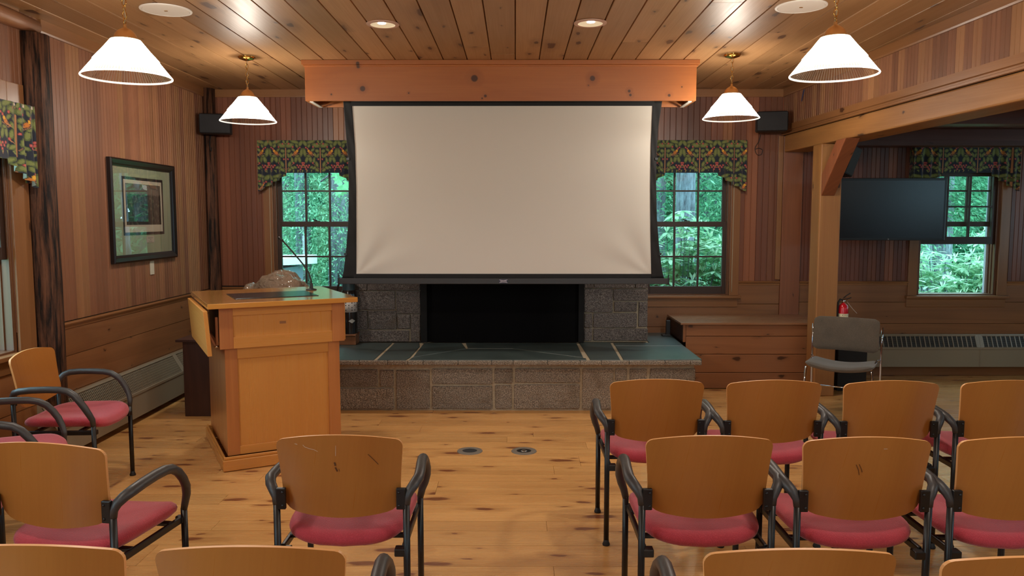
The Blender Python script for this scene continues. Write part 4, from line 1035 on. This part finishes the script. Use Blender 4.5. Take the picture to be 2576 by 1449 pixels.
def blob(cx, cz, rx, ry, rz, seed, m, n=56):
    vs = []
    for j in range(n // 2 + 1):
        ph = PI * j / (n // 2)
        for i in range(n):
            a = 2 * PI * i / n; d = Vector((math.sin(ph) * math.cos(a), math.sin(ph) * math.sin(a), math.cos(ph)))
            q = d * 2.0 + Vector((seed, 0, 0)); k = 1 + 0.16 * mn.noise(q) + 0.10 * abs(mn.noise(q * 2.6)) - 0.07 * abs(mn.noise(q * 5.1)) + 0.03 * mn.noise(q * 9)
            p = Vector((cx + rx * d.x * k, ry * d.y * k, cz + rz * d.z * k)); p.z = max(p.z, 0.0); vs.append(p)
    fs = [(j * n + i, j * n + (i + 1) % n, (j + 1) * n + (i + 1) % n, (j + 1) * n + i) for j in range(n // 2) for i in range(n)]
    m.add(vs, [f[::-1] for f in fs], smooth=True)
m = MB(); blob(0.04, 0.30, 0.24, 0.20, 0.225, 1.3, m); m.build('plastic_wrap', plastic(), t)
m = MB(); blob(-0.21, 0.22, 0.13, 0.16, 0.20, 6.1, m); m.build('plastic_fold', bpy.data.materials['clear_plastic_wrap'], t)
m = MB(); blob(0.0, 0.20, 0.19, 0.15, 0.17, 9.1, m, 32); m.build('contents', plain('bundle_contents', (96, 74, 60), 0.7, noise=0.4, nscale=12), t)

# ------------------------------------------------------------------ chairs
backm = plyw()
def make_chair():
    t = thing('stacking_armchair', 'x', 'chair')
    for s in (-1, 1):
        m = MB(); m.tube([(s * .235, 0, .02), (s * .235, 0, .30), (s * .235, 0, .575)], .0128, n=12); lg = m.build('leg', blackm, t)
        m = MB(); m.lathe([(0, 0.0), (.017, 0.0), (.019, .006), (.014, .018), (.0125, .03), (0, .03)], 14, c=(s * .235, 0, 0)); m.build('foot_glide', rubber, lg)
        m = MB(); m.tube([(s * .232, .43, .02), (s * .232, .43, .22), (s * .232, .43, .445)], .0128, n=12); lg = m.build('leg', blackm, t)
        m = MB(); m.lathe([(0, 0.0), (.017, 0.0), (.019, .006), (.014, .018), (.0125, .03), (0, .03)], 14, c=(s * .232, .43, 0)); m.build('foot_glide', rubber, lg)
        P = [(.235, 0, .57), (.237, .002, .596), (.247, .008, .618), (.263, .026, .638), (.274, .060, .650), (.272, .12, .655), (.266, .20, .656), (.262, .27, .653), (.261, .315, .643), (.263, .350, .620), (.265, .378, .586), (.262, .402, .548), (.252, .420, .507), (.240, .430, .475), (.232, .430, .44)]
        m = MB(); m.tube([(s * a, b, c) for a, b, c in P], [.0145, .0158, .0180, .0195, .0205, .0205, .0205, .0205, .0205, .0200, .0195, .019, .0175, .0158, .0142], n=12, flat=0.9)
        m.build('armrest', armm, t)
        m = MB(); m.box(s * .217 - .017, -.012, .553, s * .217 + .017, .004, .632); br = m.build('back_bracket', blackm, t, bevel=0.003)
        m = MB()
        for z in (.568, .617): m.lathe([(0, -.0155), (.004, -.0150), (.0055, -.0118), (0, -.0118)], 10, c=(s * .210, 0, z), axis='Y')
        m.build('bracket_screw', plain('screw_steel', (58, 58, 60), 0.3, metal=0.8) if 'screw_steel' not in bpy.data.materials else bpy.data.materials['screw_steel'], br)
    m = MB()
    for s in (-1, 1):
        m.box(s * .222 - .008, .02, .385, s * .222 + .008, .425, .412)
        m.box(min(s * .235, s * .19), -.010, .375, max(s * .235, s * .19), .030, .405)
        m.box(min(s * .235, s * .20), .415, .385, max(s * .235, s * .20), .442, .412)
    m.box(-.222, .10, .400, .222, .125, .416); m.box(-.222, .34, .400, .222, .365, .416)
    m.build('seat_frame', blackm, t, bevel=0.004)
    # seat cushion
    m = MB(); n = 48; rings = []
    for q, dz in ((0.001, 0), (.3, 0), (.6, .0), (.82, -.001), (.93, -.006), (.985, -.018), (1.0, -.03), (.985, -.044), (.93, -.055), (.7, -.058), (.001, -.058)):
        for k in range(n):
            a = 2 * PI * k / n; ca, sa = math.cos(a), math.sin(a); e = 2 / 4.6
            x = math.copysign(abs(ca) ** e, ca); y = math.copysign(abs(sa) ** e, sa)
            hx = .222 + .014 * (y + 1) / 2
            if y < 0: yy = y * (.225 + .02 * (1 - x * x))
            else: yy = y * (.225 + .012 * (1 - x * x))
            X, Y = x * hx * q, .235 + yy * q
            Z = .478 + dz + .020 * (X / .22) ** 2 - .010 - (max(0, Y - .36) / .12) ** 2 * .022 - (max(0, .12 - Y) / .12) ** 2 * .006
            rings.append((X, Y, Z))
    nr = 11
    m.add(rings, [(i * n + k, i * n + (k + 1) % n, (i + 1) * n + (k + 1) % n, (i + 1) * n + k) for i in range(nr - 1) for k in range(n)], smooth=True)
    m.build('seat', redf, t)
    # plywood back
    m = MB(); zt, zb, r = .812, .552, .026
    zs = [zb, zb + .003, zb + .008, zb + .018, zb + .032, zb + .05] + [zb + .05 + (zt - zb - .08) * i / 9 for i in range(1, 10)] + [zt - .026, zt - .018, zt - .010, zt - .005, zt - .0015, zt]
    nu = 24; front = []; th = .011
    for z in zs:
        q = (z - zb) / (zt - zb)
        hw = .2135 + .0155 * max(0, min(1, (q - .25) / .75)) ** 1.3
        if z > zt - r: ext = hw - r + math.sqrt(max(0, r * r - (z - zt + r) ** 2))
        elif z < zb + .04: ext = hw - .05 + .05 * math.sqrt(max(0, 1 - ((zb + .04 - z) / .04) ** 2))
        else: ext = hw
        row = []
        for i in range(nu + 1):
            u = -1 + 2 * i / nu; x = u * ext; uu = x / .23
            zz = z + .026 * (1 - uu * uu) * q - .034 * (1 - uu * uu) * (1 - q)
            y = -.012 + .030 * uu * uu - .042 * q ** 1.2 + .006
            if q < .35: y += (0.35 - q) * .02
            row.append((x, y, zz))
        front.append(row)
    nz = len(zs); W1 = nu + 1
    A = [p for row in front for p in row]; B = [(x, y + th, z) for x, y, z in A]; off = nz * W1
    fs = [(j * W1 + i, j * W1 + i + 1, (j + 1) * W1 + i + 1, (j + 1) * W1 + i) for j in range(nz - 1) for i in range(nu)]
    m.add(A, fs, smooth=True, m=0); m.add(B, [f[::-1] for f in fs], smooth=True, m=0)
    bd = [i for i in range(W1)] + [j * W1 + nu for j in range(1, nz)] + [(nz - 1) * W1 + i for i in range(nu - 1, -1, -1)] + [j * W1 for j in range(nz - 2, 0, -1)]
    E_ = [A[i] for i in bd] + [B[i] for i in bd]; n2 = len(bd)
    m.add(E_, [(i, n2 + i, n2 + (i + 1) % n2, (i + 1) % n2) for i in range(n2)], smooth=False, m=1)
    m.build('backrest', [backm, plyedge], t)
    return t
ch = make_chair()
first = [True]
def chair(x, y, rz, label, group=None):
    if first[0]:
        first[0] = False; ch.location = (x, y, 0); ch.rotation_euler = (0, 0, rz); ch['label'] = label; ch['group'] = group; return ch
    return dup(ch, (x, y, 0), rz, label, group)
G1, G2, G3, GW = 'farthest row of audience armchairs', 'middle row of audience armchairs', 'nearest row of audience armchairs', 'armchairs along the left wall'
chair(.683, 3.709, 0, 'wood-backed red armchair, leftmost of the farthest row, in front of the hearth corner', G1)
chair(1.240, 3.690, 0, 'wood-backed red armchair, second from left in the farthest row, in front of the pine bench', G1)
chair(1.795, 3.680, 0, 'wood-backed red armchair, third from left in the farthest row, before the tweed chair', G1)
chair(2.360, 3.690, 0, 'wood-backed red armchair cut by the right picture edge in the farthest row', G1)
cs = chair(-.629, 2.740, 0, 'lone red armchair left of the aisle with scratched wooden back, in front of the lectern', G2)
chair(.694, 2.738, 0, 'red armchair right of the aisle, leftmost of its group in the middle row', G2)
cm = chair(1.249, 2.722, 0, 'red armchair in the middle row with two curved dark scuffs on its wooden back', G2)
chair(1.800, 2.725, 0, 'red armchair cut by the right picture edge in the middle row', G2)
chair(-1.622, 2.640, R(-8.5), 'red armchair at the left edge turned slightly right, in the middle row', G2)
chair(-1.160, 1.805, 0, 'armchair of which only a wooden back top shows in the bottom left corner', G3)
chair(-.630, 1.800, 0, 'armchair whose wooden back top shows at the bottom edge in front of the scratched chair', G3)
chair(.672, 1.790, 0, 'armchair whose wooden back top shows at the bottom edge right of the aisle', G3)
chair(1.212, 1.752, 0, 'armchair whose wooden back top shows in the bottom right corner', G3)
chair(-2.81, 4.49, R(-87), 'red armchair beside the heater with bright wooden back, facing across the room', GW)
chair(-2.71, 3.66, R(-70), 'red armchair by the left wall with seat and curved arm showing behind the turned chair', GW)
chair(-2.56, 2.95, R(-62), 'red armchair by the left wall nearest the viewer, mostly outside the picture', GW)
# scuffs on two backs
def scuff(parent, lines, mat):
    for pts, w in lines:
        m = MB()
        for (x0_, z0_), (x1_, z1_) in zip(pts, pts[1:]):
            def Y(x, z): q = (z - .552) / .26; return -.012 + .030 * (x / .23) ** 2 - .042 * max(0, q) ** 1.2 + .006 - .0006
            dx, dz = x1_ - x0_, z1_ - z0_; l = math.hypot(dx, dz); nx, nz_ = -dz / l * w, dx / l * w
            m.add([(x0_ + nx, Y(x0_ + nx, z0_ + nz_) , z0_ + nz_), (x0_ - nx, Y(x0_ - nx, z0_ - nz_), z0_ - nz_), (x1_ - nx, Y(x1_ - nx, z1_ - nz_), z1_ - nz_), (x1_ + nx, Y(x1_ + nx, z1_ + nz_), z1_ + nz_)], [(0, 1, 2, 3)])
        m.build('scuff_mark', mat, parent)
sd = plain('dark_scuff', (84, 48, 20), 0.6); slt = plain('light_scratch', (196, 168, 146), 0.6)
scuff(cs, [([(-.015, .735), (-.012, .728), (-.013, .722)], .003), ([(-.013, .716), (-.008, .706), (-.006, .70)], .0028), ([(.0, .711), (.002, .700)], .001), ([(.105, .765), (.125, .742), (.140, .724)], .0012)], sd)
scuff(cs, [([(-.125, .800), (-.118, .792), (-.10, .786), (-.085, .783), (-.072, .776)], .0011), ([(-.155, .803), (-.145, .801)], .0014), ([(-.006, .80), (-.009, .76)], .0007)], slt)
scuff(cm, [([(-.045, .735), (-.035, .715), (-.030, .695)], .0012), ([(-.035, .737), (-.024, .716), (-.021, .706)], .0012)], sd)
scuff(cm, [([(.045, .795), (.058, .795)], .001)], slt)

# grey stacking chair
t = thing('tweed_side_chair', 'grey tweed side chair with thin chrome frame in front of the timber post', 'chair', (2.63, 6.20, 0), R(150))
# local: front = +y (toward viewer after the turn)
m = MB()
def cushion(m, hx, hy, th, f, n=20):
    top = [[f(-1 + 2 * i / n, -1 + 2 * j / n, 1) for i in range(n + 1)] for j in range(n + 1)]
def slab(m, hx, hz, th, pf, nu=28, nv=18, rad=0.28):
    A, B = [], []
    for j in range(nv + 1):
        for i in range(nu + 1):
            u, v = -1 + 2 * i / nu, -1 + 2 * j / nv
            k = max(0, abs(v) - (1 - rad)) / rad; lim = 1 - rad * (hz / hx) * (1 - math.sqrt(max(0, 1 - k * k)))
            e = 1 - max(abs(u), abs(v)) ** 10
            A.append(pf(u * lim * hx, v * hz, -th / 2 * (0.25 + 0.75 * e))); B.append(pf(u * lim * hx, v * hz, th / 2 * (0.25 + 0.75 * e)))
    W1 = nu + 1; fs = [(j * W1 + i, j * W1 + i + 1, (j + 1) * W1 + i + 1, (j + 1) * W1 + i) for j in range(nv) for i in range(nu)]
    m.add(A, fs, smooth=True); m.add(B, [f[::-1] for f in fs], smooth=True)
    bd = [i for i in range(W1)] + [j * W1 + nu for j in range(1, nv + 1)] + [nv * W1 + i for i in range(nu - 1, -1, -1)] + [j * W1 for j in range(nv - 1, 0, -1)]
    E_ = [A[i] for i in bd] + [B[i] for i in bd]; n2 = len(bd)
    m.add(E_, [(i, n2 + i, n2 + (i + 1) % n2, (i + 1) % n2) for i in range(n2)], smooth=True)
m = MB(); slab(m, .250, .135, .035, lambda a, b, c: (a, -.20 + c - .035 * (a / .24) ** 2 * -1 - b * .16, .655 + b)); m.build('backrest', greyf, t)
m = MB(); slab(m, .250, .205, .045, lambda a, b, c: (a, .03 + b, .412 + c + .035 * (a / .24) ** 2 + (.02 if b > 0 else .0) * (b / .2) * 0.5)); m.build('seat', greyf, t)
for s in (-1, 1):
    m = MB(); m.tube([(s * .264, -.235, .72), (s * .264, -.215, .60), (s * .264, -.205, .45), (s * .264, -.215, .2), (s * .264, -.225, .012)], .0085, n=10); m.build('rear_upright', chrome, t)
    m = MB(); m.tube([(s * .264, -.225, .012), (s * .264, .0, .010), (s * .264, .235, .012), (s * .258, .225, .20), (s * .238, .21, .43)], .0085, n=10); m.build('sled_leg', chrome, t)
    m = MB(); m.tube([(s * .264, -.205, .455), (s * .243, -.15, .46), (s * .23, .18, .44)], .007, n=8); m.build('seat_rail', chrome, t)
m = MB(); m.tube([(-.264, -.222, .20), (.264, -.222, .20)], .006, n=8); m.build('cross_bar', chrome, t)

# black box beside the post, extinguisher on the post
m = MB(); m.box(2.997, 7.16, 0.0, 3.27, 7.55, 0.50)
tag(m.build('black_case', plain('case_black', (8, 8, 9), 0.6), None, bevel=0.008), 'plain black equipment case on the floor right of the bench end', 'case')
t = thing('fire_extinguisher', 'small red fire extinguisher with pale label mounted at the timber post', 'fire extinguisher', (2.955, 6.985, 0.56))
redp = plain('extinguisher_red', (190, 22, 34), 0.2)
m = MB(); m.lathe([(0, 0), (.040, 0), (.043, .01), (.043, .235), (.036, .262), (.018, .278), (.012, .285), (0, .285)], 28); m.build('cylinder', redp, t, angle=50)
m = MB(); m.lathe([(.0433, .05), (.0437, .05), (.0437, .19), (.0433, .19)], 28); lb = m.build('label', plain('ext_label', (206, 196, 160), 0.5), t)
m = MB()
for k, (z, c) in enumerate(((.175, 0), (.155, 0), (.13, 0), (.11, 0), (.09, 0))):
    for a in (-120, -95, -70):
        a1 = R(a); r_ = .0439; wv = .16
        m.add([(r_ * math.cos(a1), r_ * math.sin(a1), z), (r_ * math.cos(a1 + wv), r_ * math.sin(a1 + wv), z), (r_ * math.cos(a1 + wv), r_ * math.sin(a1 + wv), z + .006), (r_ * math.cos(a1), r_ * math.sin(a1), z + .006)], [(0, 1, 2, 3)])
m.build('label_print', plain('label_print', (60, 54, 44), 0.6), lb)
m = MB(); m.lathe([(0, .285), (.014, .285), (.014, .315), (0, .315)], 14); m.box(-.010, -.012, .313, .030, .012, .330); m.build('valve', chrome, t)
m = MB(); m.tube([(.0, 0, .330), (.02, -.01, .352), (.05, -.022, .375)], .008, n=8, flat=0.6); m.tube([(.0, 0, .318), (.03, -.01, .322), (.06, -.02, .335)], .007, n=8, flat=0.6); m.build('handle', rubber, t)
m = MB(); m.tube([(-.01, -.005, .31), (-.035, -.012, .318), (-.052, -.012, .29), (-.056, -.012, .22), (-.055, -.012, .10), (-.052, -.012, .02)], .0085, n=10); m.build('hose', rubber, t)
m = MB(); m.box(-.075, .0, .03, -.0435, .02, .27); m.build('wall_bracket', redp, t)
cord('plastic_tie', [(2.975, 6.96, .86), (3.02, 6.95, .80), (3.06, 6.94, .755)], .0012, whitep, 'thin pale plastic tie sticking out from the fire extinguisher', 'tie')

# television and the tilted speaker behind the brace
t = thing('television', 'flat black television on a wall arm partly covering the alcove window', 'television', (3.455, 7.2, 1.685), R(-3))
m = MB(); m.box(-.485, 0, -.285, .485, .045, .285); m.build('casing', plain('tv_bezel', (12, 12, 13), 0.35), t, bevel=0.004)
m = MB(); m.box(-.462, -.0015, -.262, .462, 0.0, .262); m.build('screen', plain('tv_screen', (7, 8, 13), 0.26, spec=0.5), t)
m = MB(); m.lathe([(0, -.003), (.006, -.003), (.006, 0), (0, 0)], 12, c=(-.02, 0, -.274), axis='Y'); m.build('maker_mark', plain('tv_mark', (120, 120, 124), 0.4), t)
m = MB(); m.box(-.12, .045, -.1, .12, .07, .1); m.tube([(0, .07, 0), (.05, .3, 0), (-.02, .45, 0), (-.1, .68, 0)], .02, n=8); m.build('wall_arm', blackm, t)
t = thing('wall_speaker', 'narrow black speaker tilted down behind the timber brace', 'speaker', (3.10, 7.35, 2.13), R(20))
m = MB(); m.M = Matrix.Rotation(R(24), 4, 'Y'); m.box(-.045, -.07, -.14, .05, .07, .14, m=0); m.build('cabinet', plain('speaker_grey', (40, 40, 42), 0.6), t, bevel=0.008)
m = MB(); m.M = Matrix.Rotation(R(24), 4, 'Y'); m.box(-.04, -.074, -.13, .045, -.0705, .13); m.build('grille', plain('speaker_mesh', (60, 58, 54), 0.7), t)
m = MB(); m.tube([(0.0, 0, .14), (.02, .05, .2), (.03, .08, .32)], .012, n=8); m.build('ceiling_bracket', blackm, t)

# floor outlets, wood curl
for k, (x, lb) in enumerate(((-.313, 'round grey floor outlet with closed lid, left of the pair'), (.061, 'round grey floor outlet with open centre, right of the pair'))):
    t = thing('floor_outlet', lb, 'floor outlet', (x, 5.26, 0), 0, 'floor outlets')
    m = MB(); m.lathe([(.05, .0005), (.088, .0005), (.086, .004), (.052, .006), (.050, .003)], 40); m.build('cover_ring', plain('outlet_ring', (124, 116, 106), 0.5, metal=0.2), t, angle=50)
    if k == 0:
        m = MB(); m.lathe([(0, .004), (.049, .004), (.049, .0008)], 32); m.build('lid', plain('outlet_lid', (44, 44, 46), 0.5), t, angle=50)
    else:
        m = MB(); m.lathe([(0, .001), (.049, .001), (.049, .0006)], 32); m.build('socket_well', plain('outlet_well', (14, 13, 13), 0.5), t, angle=50)
        m = MB(); m.box(-.012, -.035, .0012, .012, .035, .0045); m.lathe([(0.013, .0046), (.022, .0046), (.022, .0015)], 20); m.build('receptacle', chrome, t)
m = MB(); m.tube([(-.52 + .012 * math.cos(a), 3.64 + .016 * math.sin(a), .004 + .002 * a) for a in [i * .5 for i in range(9)]], .0022, n=6)
tag(m.build('wood_shaving', plain('shaving', (214, 176, 120), 0.6)), 'tiny pale wood shaving on the floor beside the scratched armchair', 'shaving')

# ------------------------------------------------------------------ outdoors
grass = plain('lawn', (92, 150, 92), 0.95, noise=0.35, nscale=3.0)
m = MB(); m.box(-30, YB + 0.3, -0.75, 40, 60, -0.7); tag(m.build('lawn', grass), 'mown lawn beyond the windows', 'lawn', kind='stuff')
m = MB(); m.box(-40, -30, -0.75, -3.6, 8, -0.7); tag(m.build('lawn', grass), 'ground outside the left side window', 'lawn', kind='stuff')
def leafm(name, c1, c2):
    t = NT(name); geo = t.new('ShaderNodeNewGeometry')
    col = t.mix(geo.outputs['Random Per Island'], lin(c1), lin(c2)); t.put(t.b.inputs['Base Color'], col)
    t.b.inputs['Roughness'].default_value = 0.55
    d = t.new('ShaderNodeBsdfTranslucent'); t.put(d.inputs[0], col)
    mx = t.new('ShaderNodeMixShader', {0: 0.45, 1: t.b.outputs[0], 2: d.outputs[0]}); t.put(t.out.inputs[0], mx.outputs[0]); return t.m
spruce = leafm('spruce_needles', (62, 122, 90), (150, 206, 164)); rhodo = leafm('rhododendron_leaf', (116, 172, 130), (214, 240, 208)); pale = leafm('new_growth', (190, 224, 190), (232, 240, 220)); maple = leafm('maple_leaf', (120, 196, 136), (160, 224, 176)); deep = leafm('far_foliage', (44, 108, 80), (120, 188, 144))
bark = plain('bark', (104, 112, 120), 0.9, noise=0.4, nscale=9, bump=1.0)
def bark_mat():
    t = NT('tree_bark'); tc = t.new('ShaderNodeTexCoord'); mp_ = t.new('ShaderNodeMapping', {'Vector': tc.outputs['Object'], 'Scale': (9, 9, 1.6)})
    n = t.new('ShaderNodeTexNoise', {'Vector': mp_.outputs[0], 'Scale': 2.0, 'Detail': 6.0, 'Roughness': 0.7})
    t.put(t.b.inputs['Base Color'], t.mix(t.ramp(n.outputs[0], .35, .65), lin((62, 62, 70)), lin((146, 156, 166)))); t.b.inputs['Roughness'].default_value = .95
    t.bump(n.outputs[0], 1.0, .05); return t.m
bark = bark_mat()
rng = random.Random(3)
def leaf(m, p, d, up, L, w):
    d = d.normalized(); s = d.cross(up); s = s.normalized() if s.length > 1e-4 else Vector((1, 0, 0))
    m.add([p, p + d * L * .5 + s * w, p + d * L, p + d * L * .5 - s * w], [(0, 1, 2, 3)])
def tree(x, y, r, H, label, foliage=deep, n=2600, lo=0.0, spread=2.2, lsz=.22, group='trees beyond the windows', droop=True):
    t = thing('forest_tree', label, 'tree', (x, y, -0.7), 0, group)
    m = MB(); m.tube([(rng.uniform(-.05, .05), 0, z) for z in (0, H * .25, H * .5, H * .8, H)], [r * 1.25, r, r * .9, r * .55, r * .15], n=14); m.build('trunk', bark, t)
    m = MB()
    nb = max(8, n // 45)
    for b in range(nb):
        z = lo + (H - lo) * rng.random() ** 1.1; a = rng.uniform(0, 2 * PI); Lb = spread * (1 - .75 * z / H) * rng.uniform(.6, 1.1)
        for k in range(n // nb):
            q = rng.random() ** .7; pos = Vector((math.cos(a) * Lb * q, math.sin(a) * Lb * q, z + .15 * math.sin(q * 3) - (.5 * q * q if droop else 0)))
            pos += Vector((rng.gauss(0, .12), rng.gauss(0, .12), rng.gauss(0, .07) - (abs(rng.gauss(0, .14)) if droop else 0)))
            dd = Vector((math.cos(a) + rng.gauss(0, .7), math.sin(a) + rng.gauss(0, .7), rng.gauss(-.5 if droop else 0, .5)))
            leaf(m, pos, dd, Vector((rng.gauss(0, .5), rng.gauss(0, .5), 1)), lsz * rng.uniform(.6, 1.3), lsz * .16)
    m.build('foliage', foliage, t)
# seen in the left back window: spruces close by
tree(-3.7, 13.6, .13, 8, 'near spruce with drooping boughs seen in the left back window', spruce, 30000, .4, 2.3, .075)
tree(-3.03, 13.4, .17, 9, 'spruce trunk and boughs at the right side of the left back window', spruce, 22000, .6, 2.0, .08)
tree(-4.9, 15.5, .2, 10, 'spruce farther back behind the pale roof outside', spruce, 12000, .3, 2.6, .13)
# right back window: thick trunk and undergrowth
tree(2.62, 12.0, .15, 9, 'thick grey tree trunk in the middle of the right back window', spruce, 5000, 3.0, 2.4, .1)
tree(2.52, 13.5, .09, 9, 'grey tree trunk at the left of the right back window', deep, 8000, 2.0, 2.2, .11)
tree(3.9, 13.2, .16, 8, 'leafy young tree at the right of the right back window', spruce, 16000, .3, 2.0, .1)
# alcove window
tree(7.55, 15.6, .20, 9, 'dark trunk, left of the pair under the low bough in the alcove window', deep, 7000, 2.2, 2.2, .13)
tree(8.35, 16.2, .26, 10, 'thick dark trunk in the middle of the alcove window', deep, 8000, 2.5, 2.4, .13)
tree(9.0, 16.6, .24, 10, 'dark trunk right of the middle in the alcove window', deep, 8000, 2.5, 2.4, .13)
tree(7.2, 14.6, .14, 3.6, 'small bushy hemlock in the alcove window', spruce, 6000, 1.5, 1.0, .09)
k = 0
for x in (-9, -7, -5.5, -3.8, -2.6, -1.2, .6, 2.2, 3.6, 5.2, 6.6, 8.4, 10.2, 12, 14.2, 16.5):
    tree(x + rng.uniform(-.4, .4), rng.uniform(19, 23), rng.uniform(.15, .28), rng.uniform(9, 12), 'dark background forest tree beyond the lawn', deep, 5200, .2, 3.0, .24, group='forest edge'); k += 1
for x in range(-13, 23, 4):
    tree(x, rng.uniform(26, 30), .25, 13, 'dark background forest tree beyond the lawn', deep, 5000, .0, 3.6, .5, group='forest edge')
t = thing('forest_understory', 'solid mass of dark woodland foliage far beyond the lawn', 'foliage', (0, 0, -0.7)); t['kind'] = 'stuff'
m = MB()
for i in range(15000):
    p = Vector((rng.uniform(-26, 34), rng.uniform(31, 34), 11 * rng.random() ** .9)); leaf(m, p, Vector((rng.gauss(0, 1), rng.gauss(0, .4), rng.gauss(-.6, .6))), Vector((rng.gauss(0, .6), -1, rng.gauss(0, .6))), rng.uniform(.5, 1.1), .26)
m.build('foliage', deep, t)['kind'] = 'stuff'
def rleaf(m, p, d, up, L, w):
    d = d.normalized(); s_ = d.cross(up); s_ = s_.normalized() if s_.length > 1e-4 else Vector((1, 0, 0)); dr = Vector((0, 0, -L * .12))
    m.add([p, p + d * L * .3 + s_ * w, p + d * L * .72 + s_ * w * .85 + dr * .4, p + d * L + dr, p + d * L * .72 - s_ * w * .85 + dr * .4, p + d * L * .3 - s_ * w], [(0, 1, 2, 3, 4, 5)])
def bush(x, y, rx, ry, H, label, n=150, candle=.4, L=.15):
    t = thing('rhododendron', label, 'shrub', (x, y, -0.7), 0, 'rhododendrons outside the windows')
    m = MB(); c = MB(); b = MB()
    for i in range(n):
        a = rng.uniform(0, 2 * PI); q = math.sqrt(rng.random()); z = H * (1 - .35 * q * q) * rng.uniform(.45, 1.0)
        p = Vector((rx * q * math.cos(a), ry * q * math.sin(a), z))
        nl = rng.randint(8, 11); tilt = rng.uniform(-.2, .35)
        for k in range(nl):
            aa = 2 * PI * k / nl + rng.uniform(-.2, .2); d = Vector((math.cos(aa), math.sin(aa), tilt + rng.uniform(-.35, .2)))
            rleaf(m, p, d, Vector((0, 0, 1)), L * rng.uniform(.75, 1.2), L * .125)
        if rng.random() < candle:
            for k in range(5):
                aa = 2 * PI * k / 5; leaf(c, p, Vector((math.cos(aa) * .45, math.sin(aa) * .45, 1)), Vector((math.sin(aa), -math.cos(aa), 0)), L * .55, L * .06)
        if i % 3 == 0: b.tube([(p.x * .1, p.y * .1, 0), (p.x * .6, p.y * .6, z * .6), p], .004, n=4)
    m.build('leaves', rhodo, t)['kind'] = 'stuff'; c.build('new_shoots', pale, t)['kind'] = 'stuff'; b.build('stems', bark, t)
bush(1.95, 9.3, .75, .6, 2.42, 'rhododendron with pale shoots filling the right back window', 330, .3, .19)
bush(2.7, 9.55, .6, .6, 2.15, 'lower rhododendron at the right side of the right back window', 300, .25, .18)
bush(5.5, 9.9, 1.3, .7, 1.98, 'rhododendron along the sill of the alcove window', 620, .5, .16)
bush(6.3, 10.0, .55, .5, 2.45, 'taller rhododendron at the right of the alcove window', 220, .5, .18)
t = thing('young_maple', 'young maple with bright green leaves at the top right of the left back window', 'tree', (-2.28, 9.6, 1.95))
m = MB(); m.tube([(1.1, .3, -2.66), (1.08, .3, -1.2), (1.12, .3, .2), (1.1, .3, 1.4)], [.05, .045, .035, .02], n=10); m.build('trunk', bark, t)
m = MB(); m.tube([(1.1, .3, .95), (.8, .3, 1.0), (.5, .3, .9), (.3, .1, .5), (.1, 0, .25), (-.1, 0, .1)], .01, n=6); m.build('twig', bark, t)
m = MB()
for i in range(12):
    p = Vector((rng.uniform(.05, .35), rng.uniform(-.15, .15), rng.uniform(-.05, .4)))
    for k in range(5):
        aa = R(-100 + 50 * k - 90); leaf(m, p, Vector((math.cos(aa), rng.uniform(-.3, .3), math.sin(aa))), Vector((0, 1, 0)), .075, .022)
m.build('leaves', maple, t)
t = thing('outbuilding', 'small outbuilding with a pale flat roof outside the left back window', 'building', (-3.34, 10.7, -0.7), R(-8))
m = MB(); m.box(-2.6, 0.1, 0, -.12, 1.3, 1.58); m.build('wall', plain('shed_siding', (120, 132, 150), 0.8), t)
m = MB(); m.hexa([(-2.8, -.15, 1.59), (.03, -.15, 1.66), (.03, 1.5, 1.60), (-2.8, 1.5, 1.59), (-2.8, -.15, 1.68), (.03, -.15, 1.74), (.03, 1.5, 1.74), (-2.8, 1.5, 1.70)]); m.build('roof', plain('shed_roof', (236, 238, 244), 0.6), t)
m = MB(); m.box(-.6, .08, .8, -.25, .1, 1.3); m.build('window', plain('shed_glass', (150, 190, 220), 0.1), t)
# left side window view: neighbouring white wall
t = thing('board_wall', 'pale boarded wall of the building outside the left side window', 'wall', (-4.9, 5.6, -0.7))
pb = plain('pale_board', (216, 222, 236), 0.7)
for k in range(12):
    m = MB(); m.box(0, k * .32, 0, .03, k * .32 + .30, 2.6); m.build('board', pb, t)
m = MB(); m.box(-.05, -.05, 2.6, .1, 3.9, 2.75); m.build('eave_board', plain('eave_wood', (190, 160, 120), 0.7), t)
tree(-7.5, 6.8, .2, 8, 'tree outside the left side window', spruce, 3500, .2, 2.4, .24, group='trees at the left side')
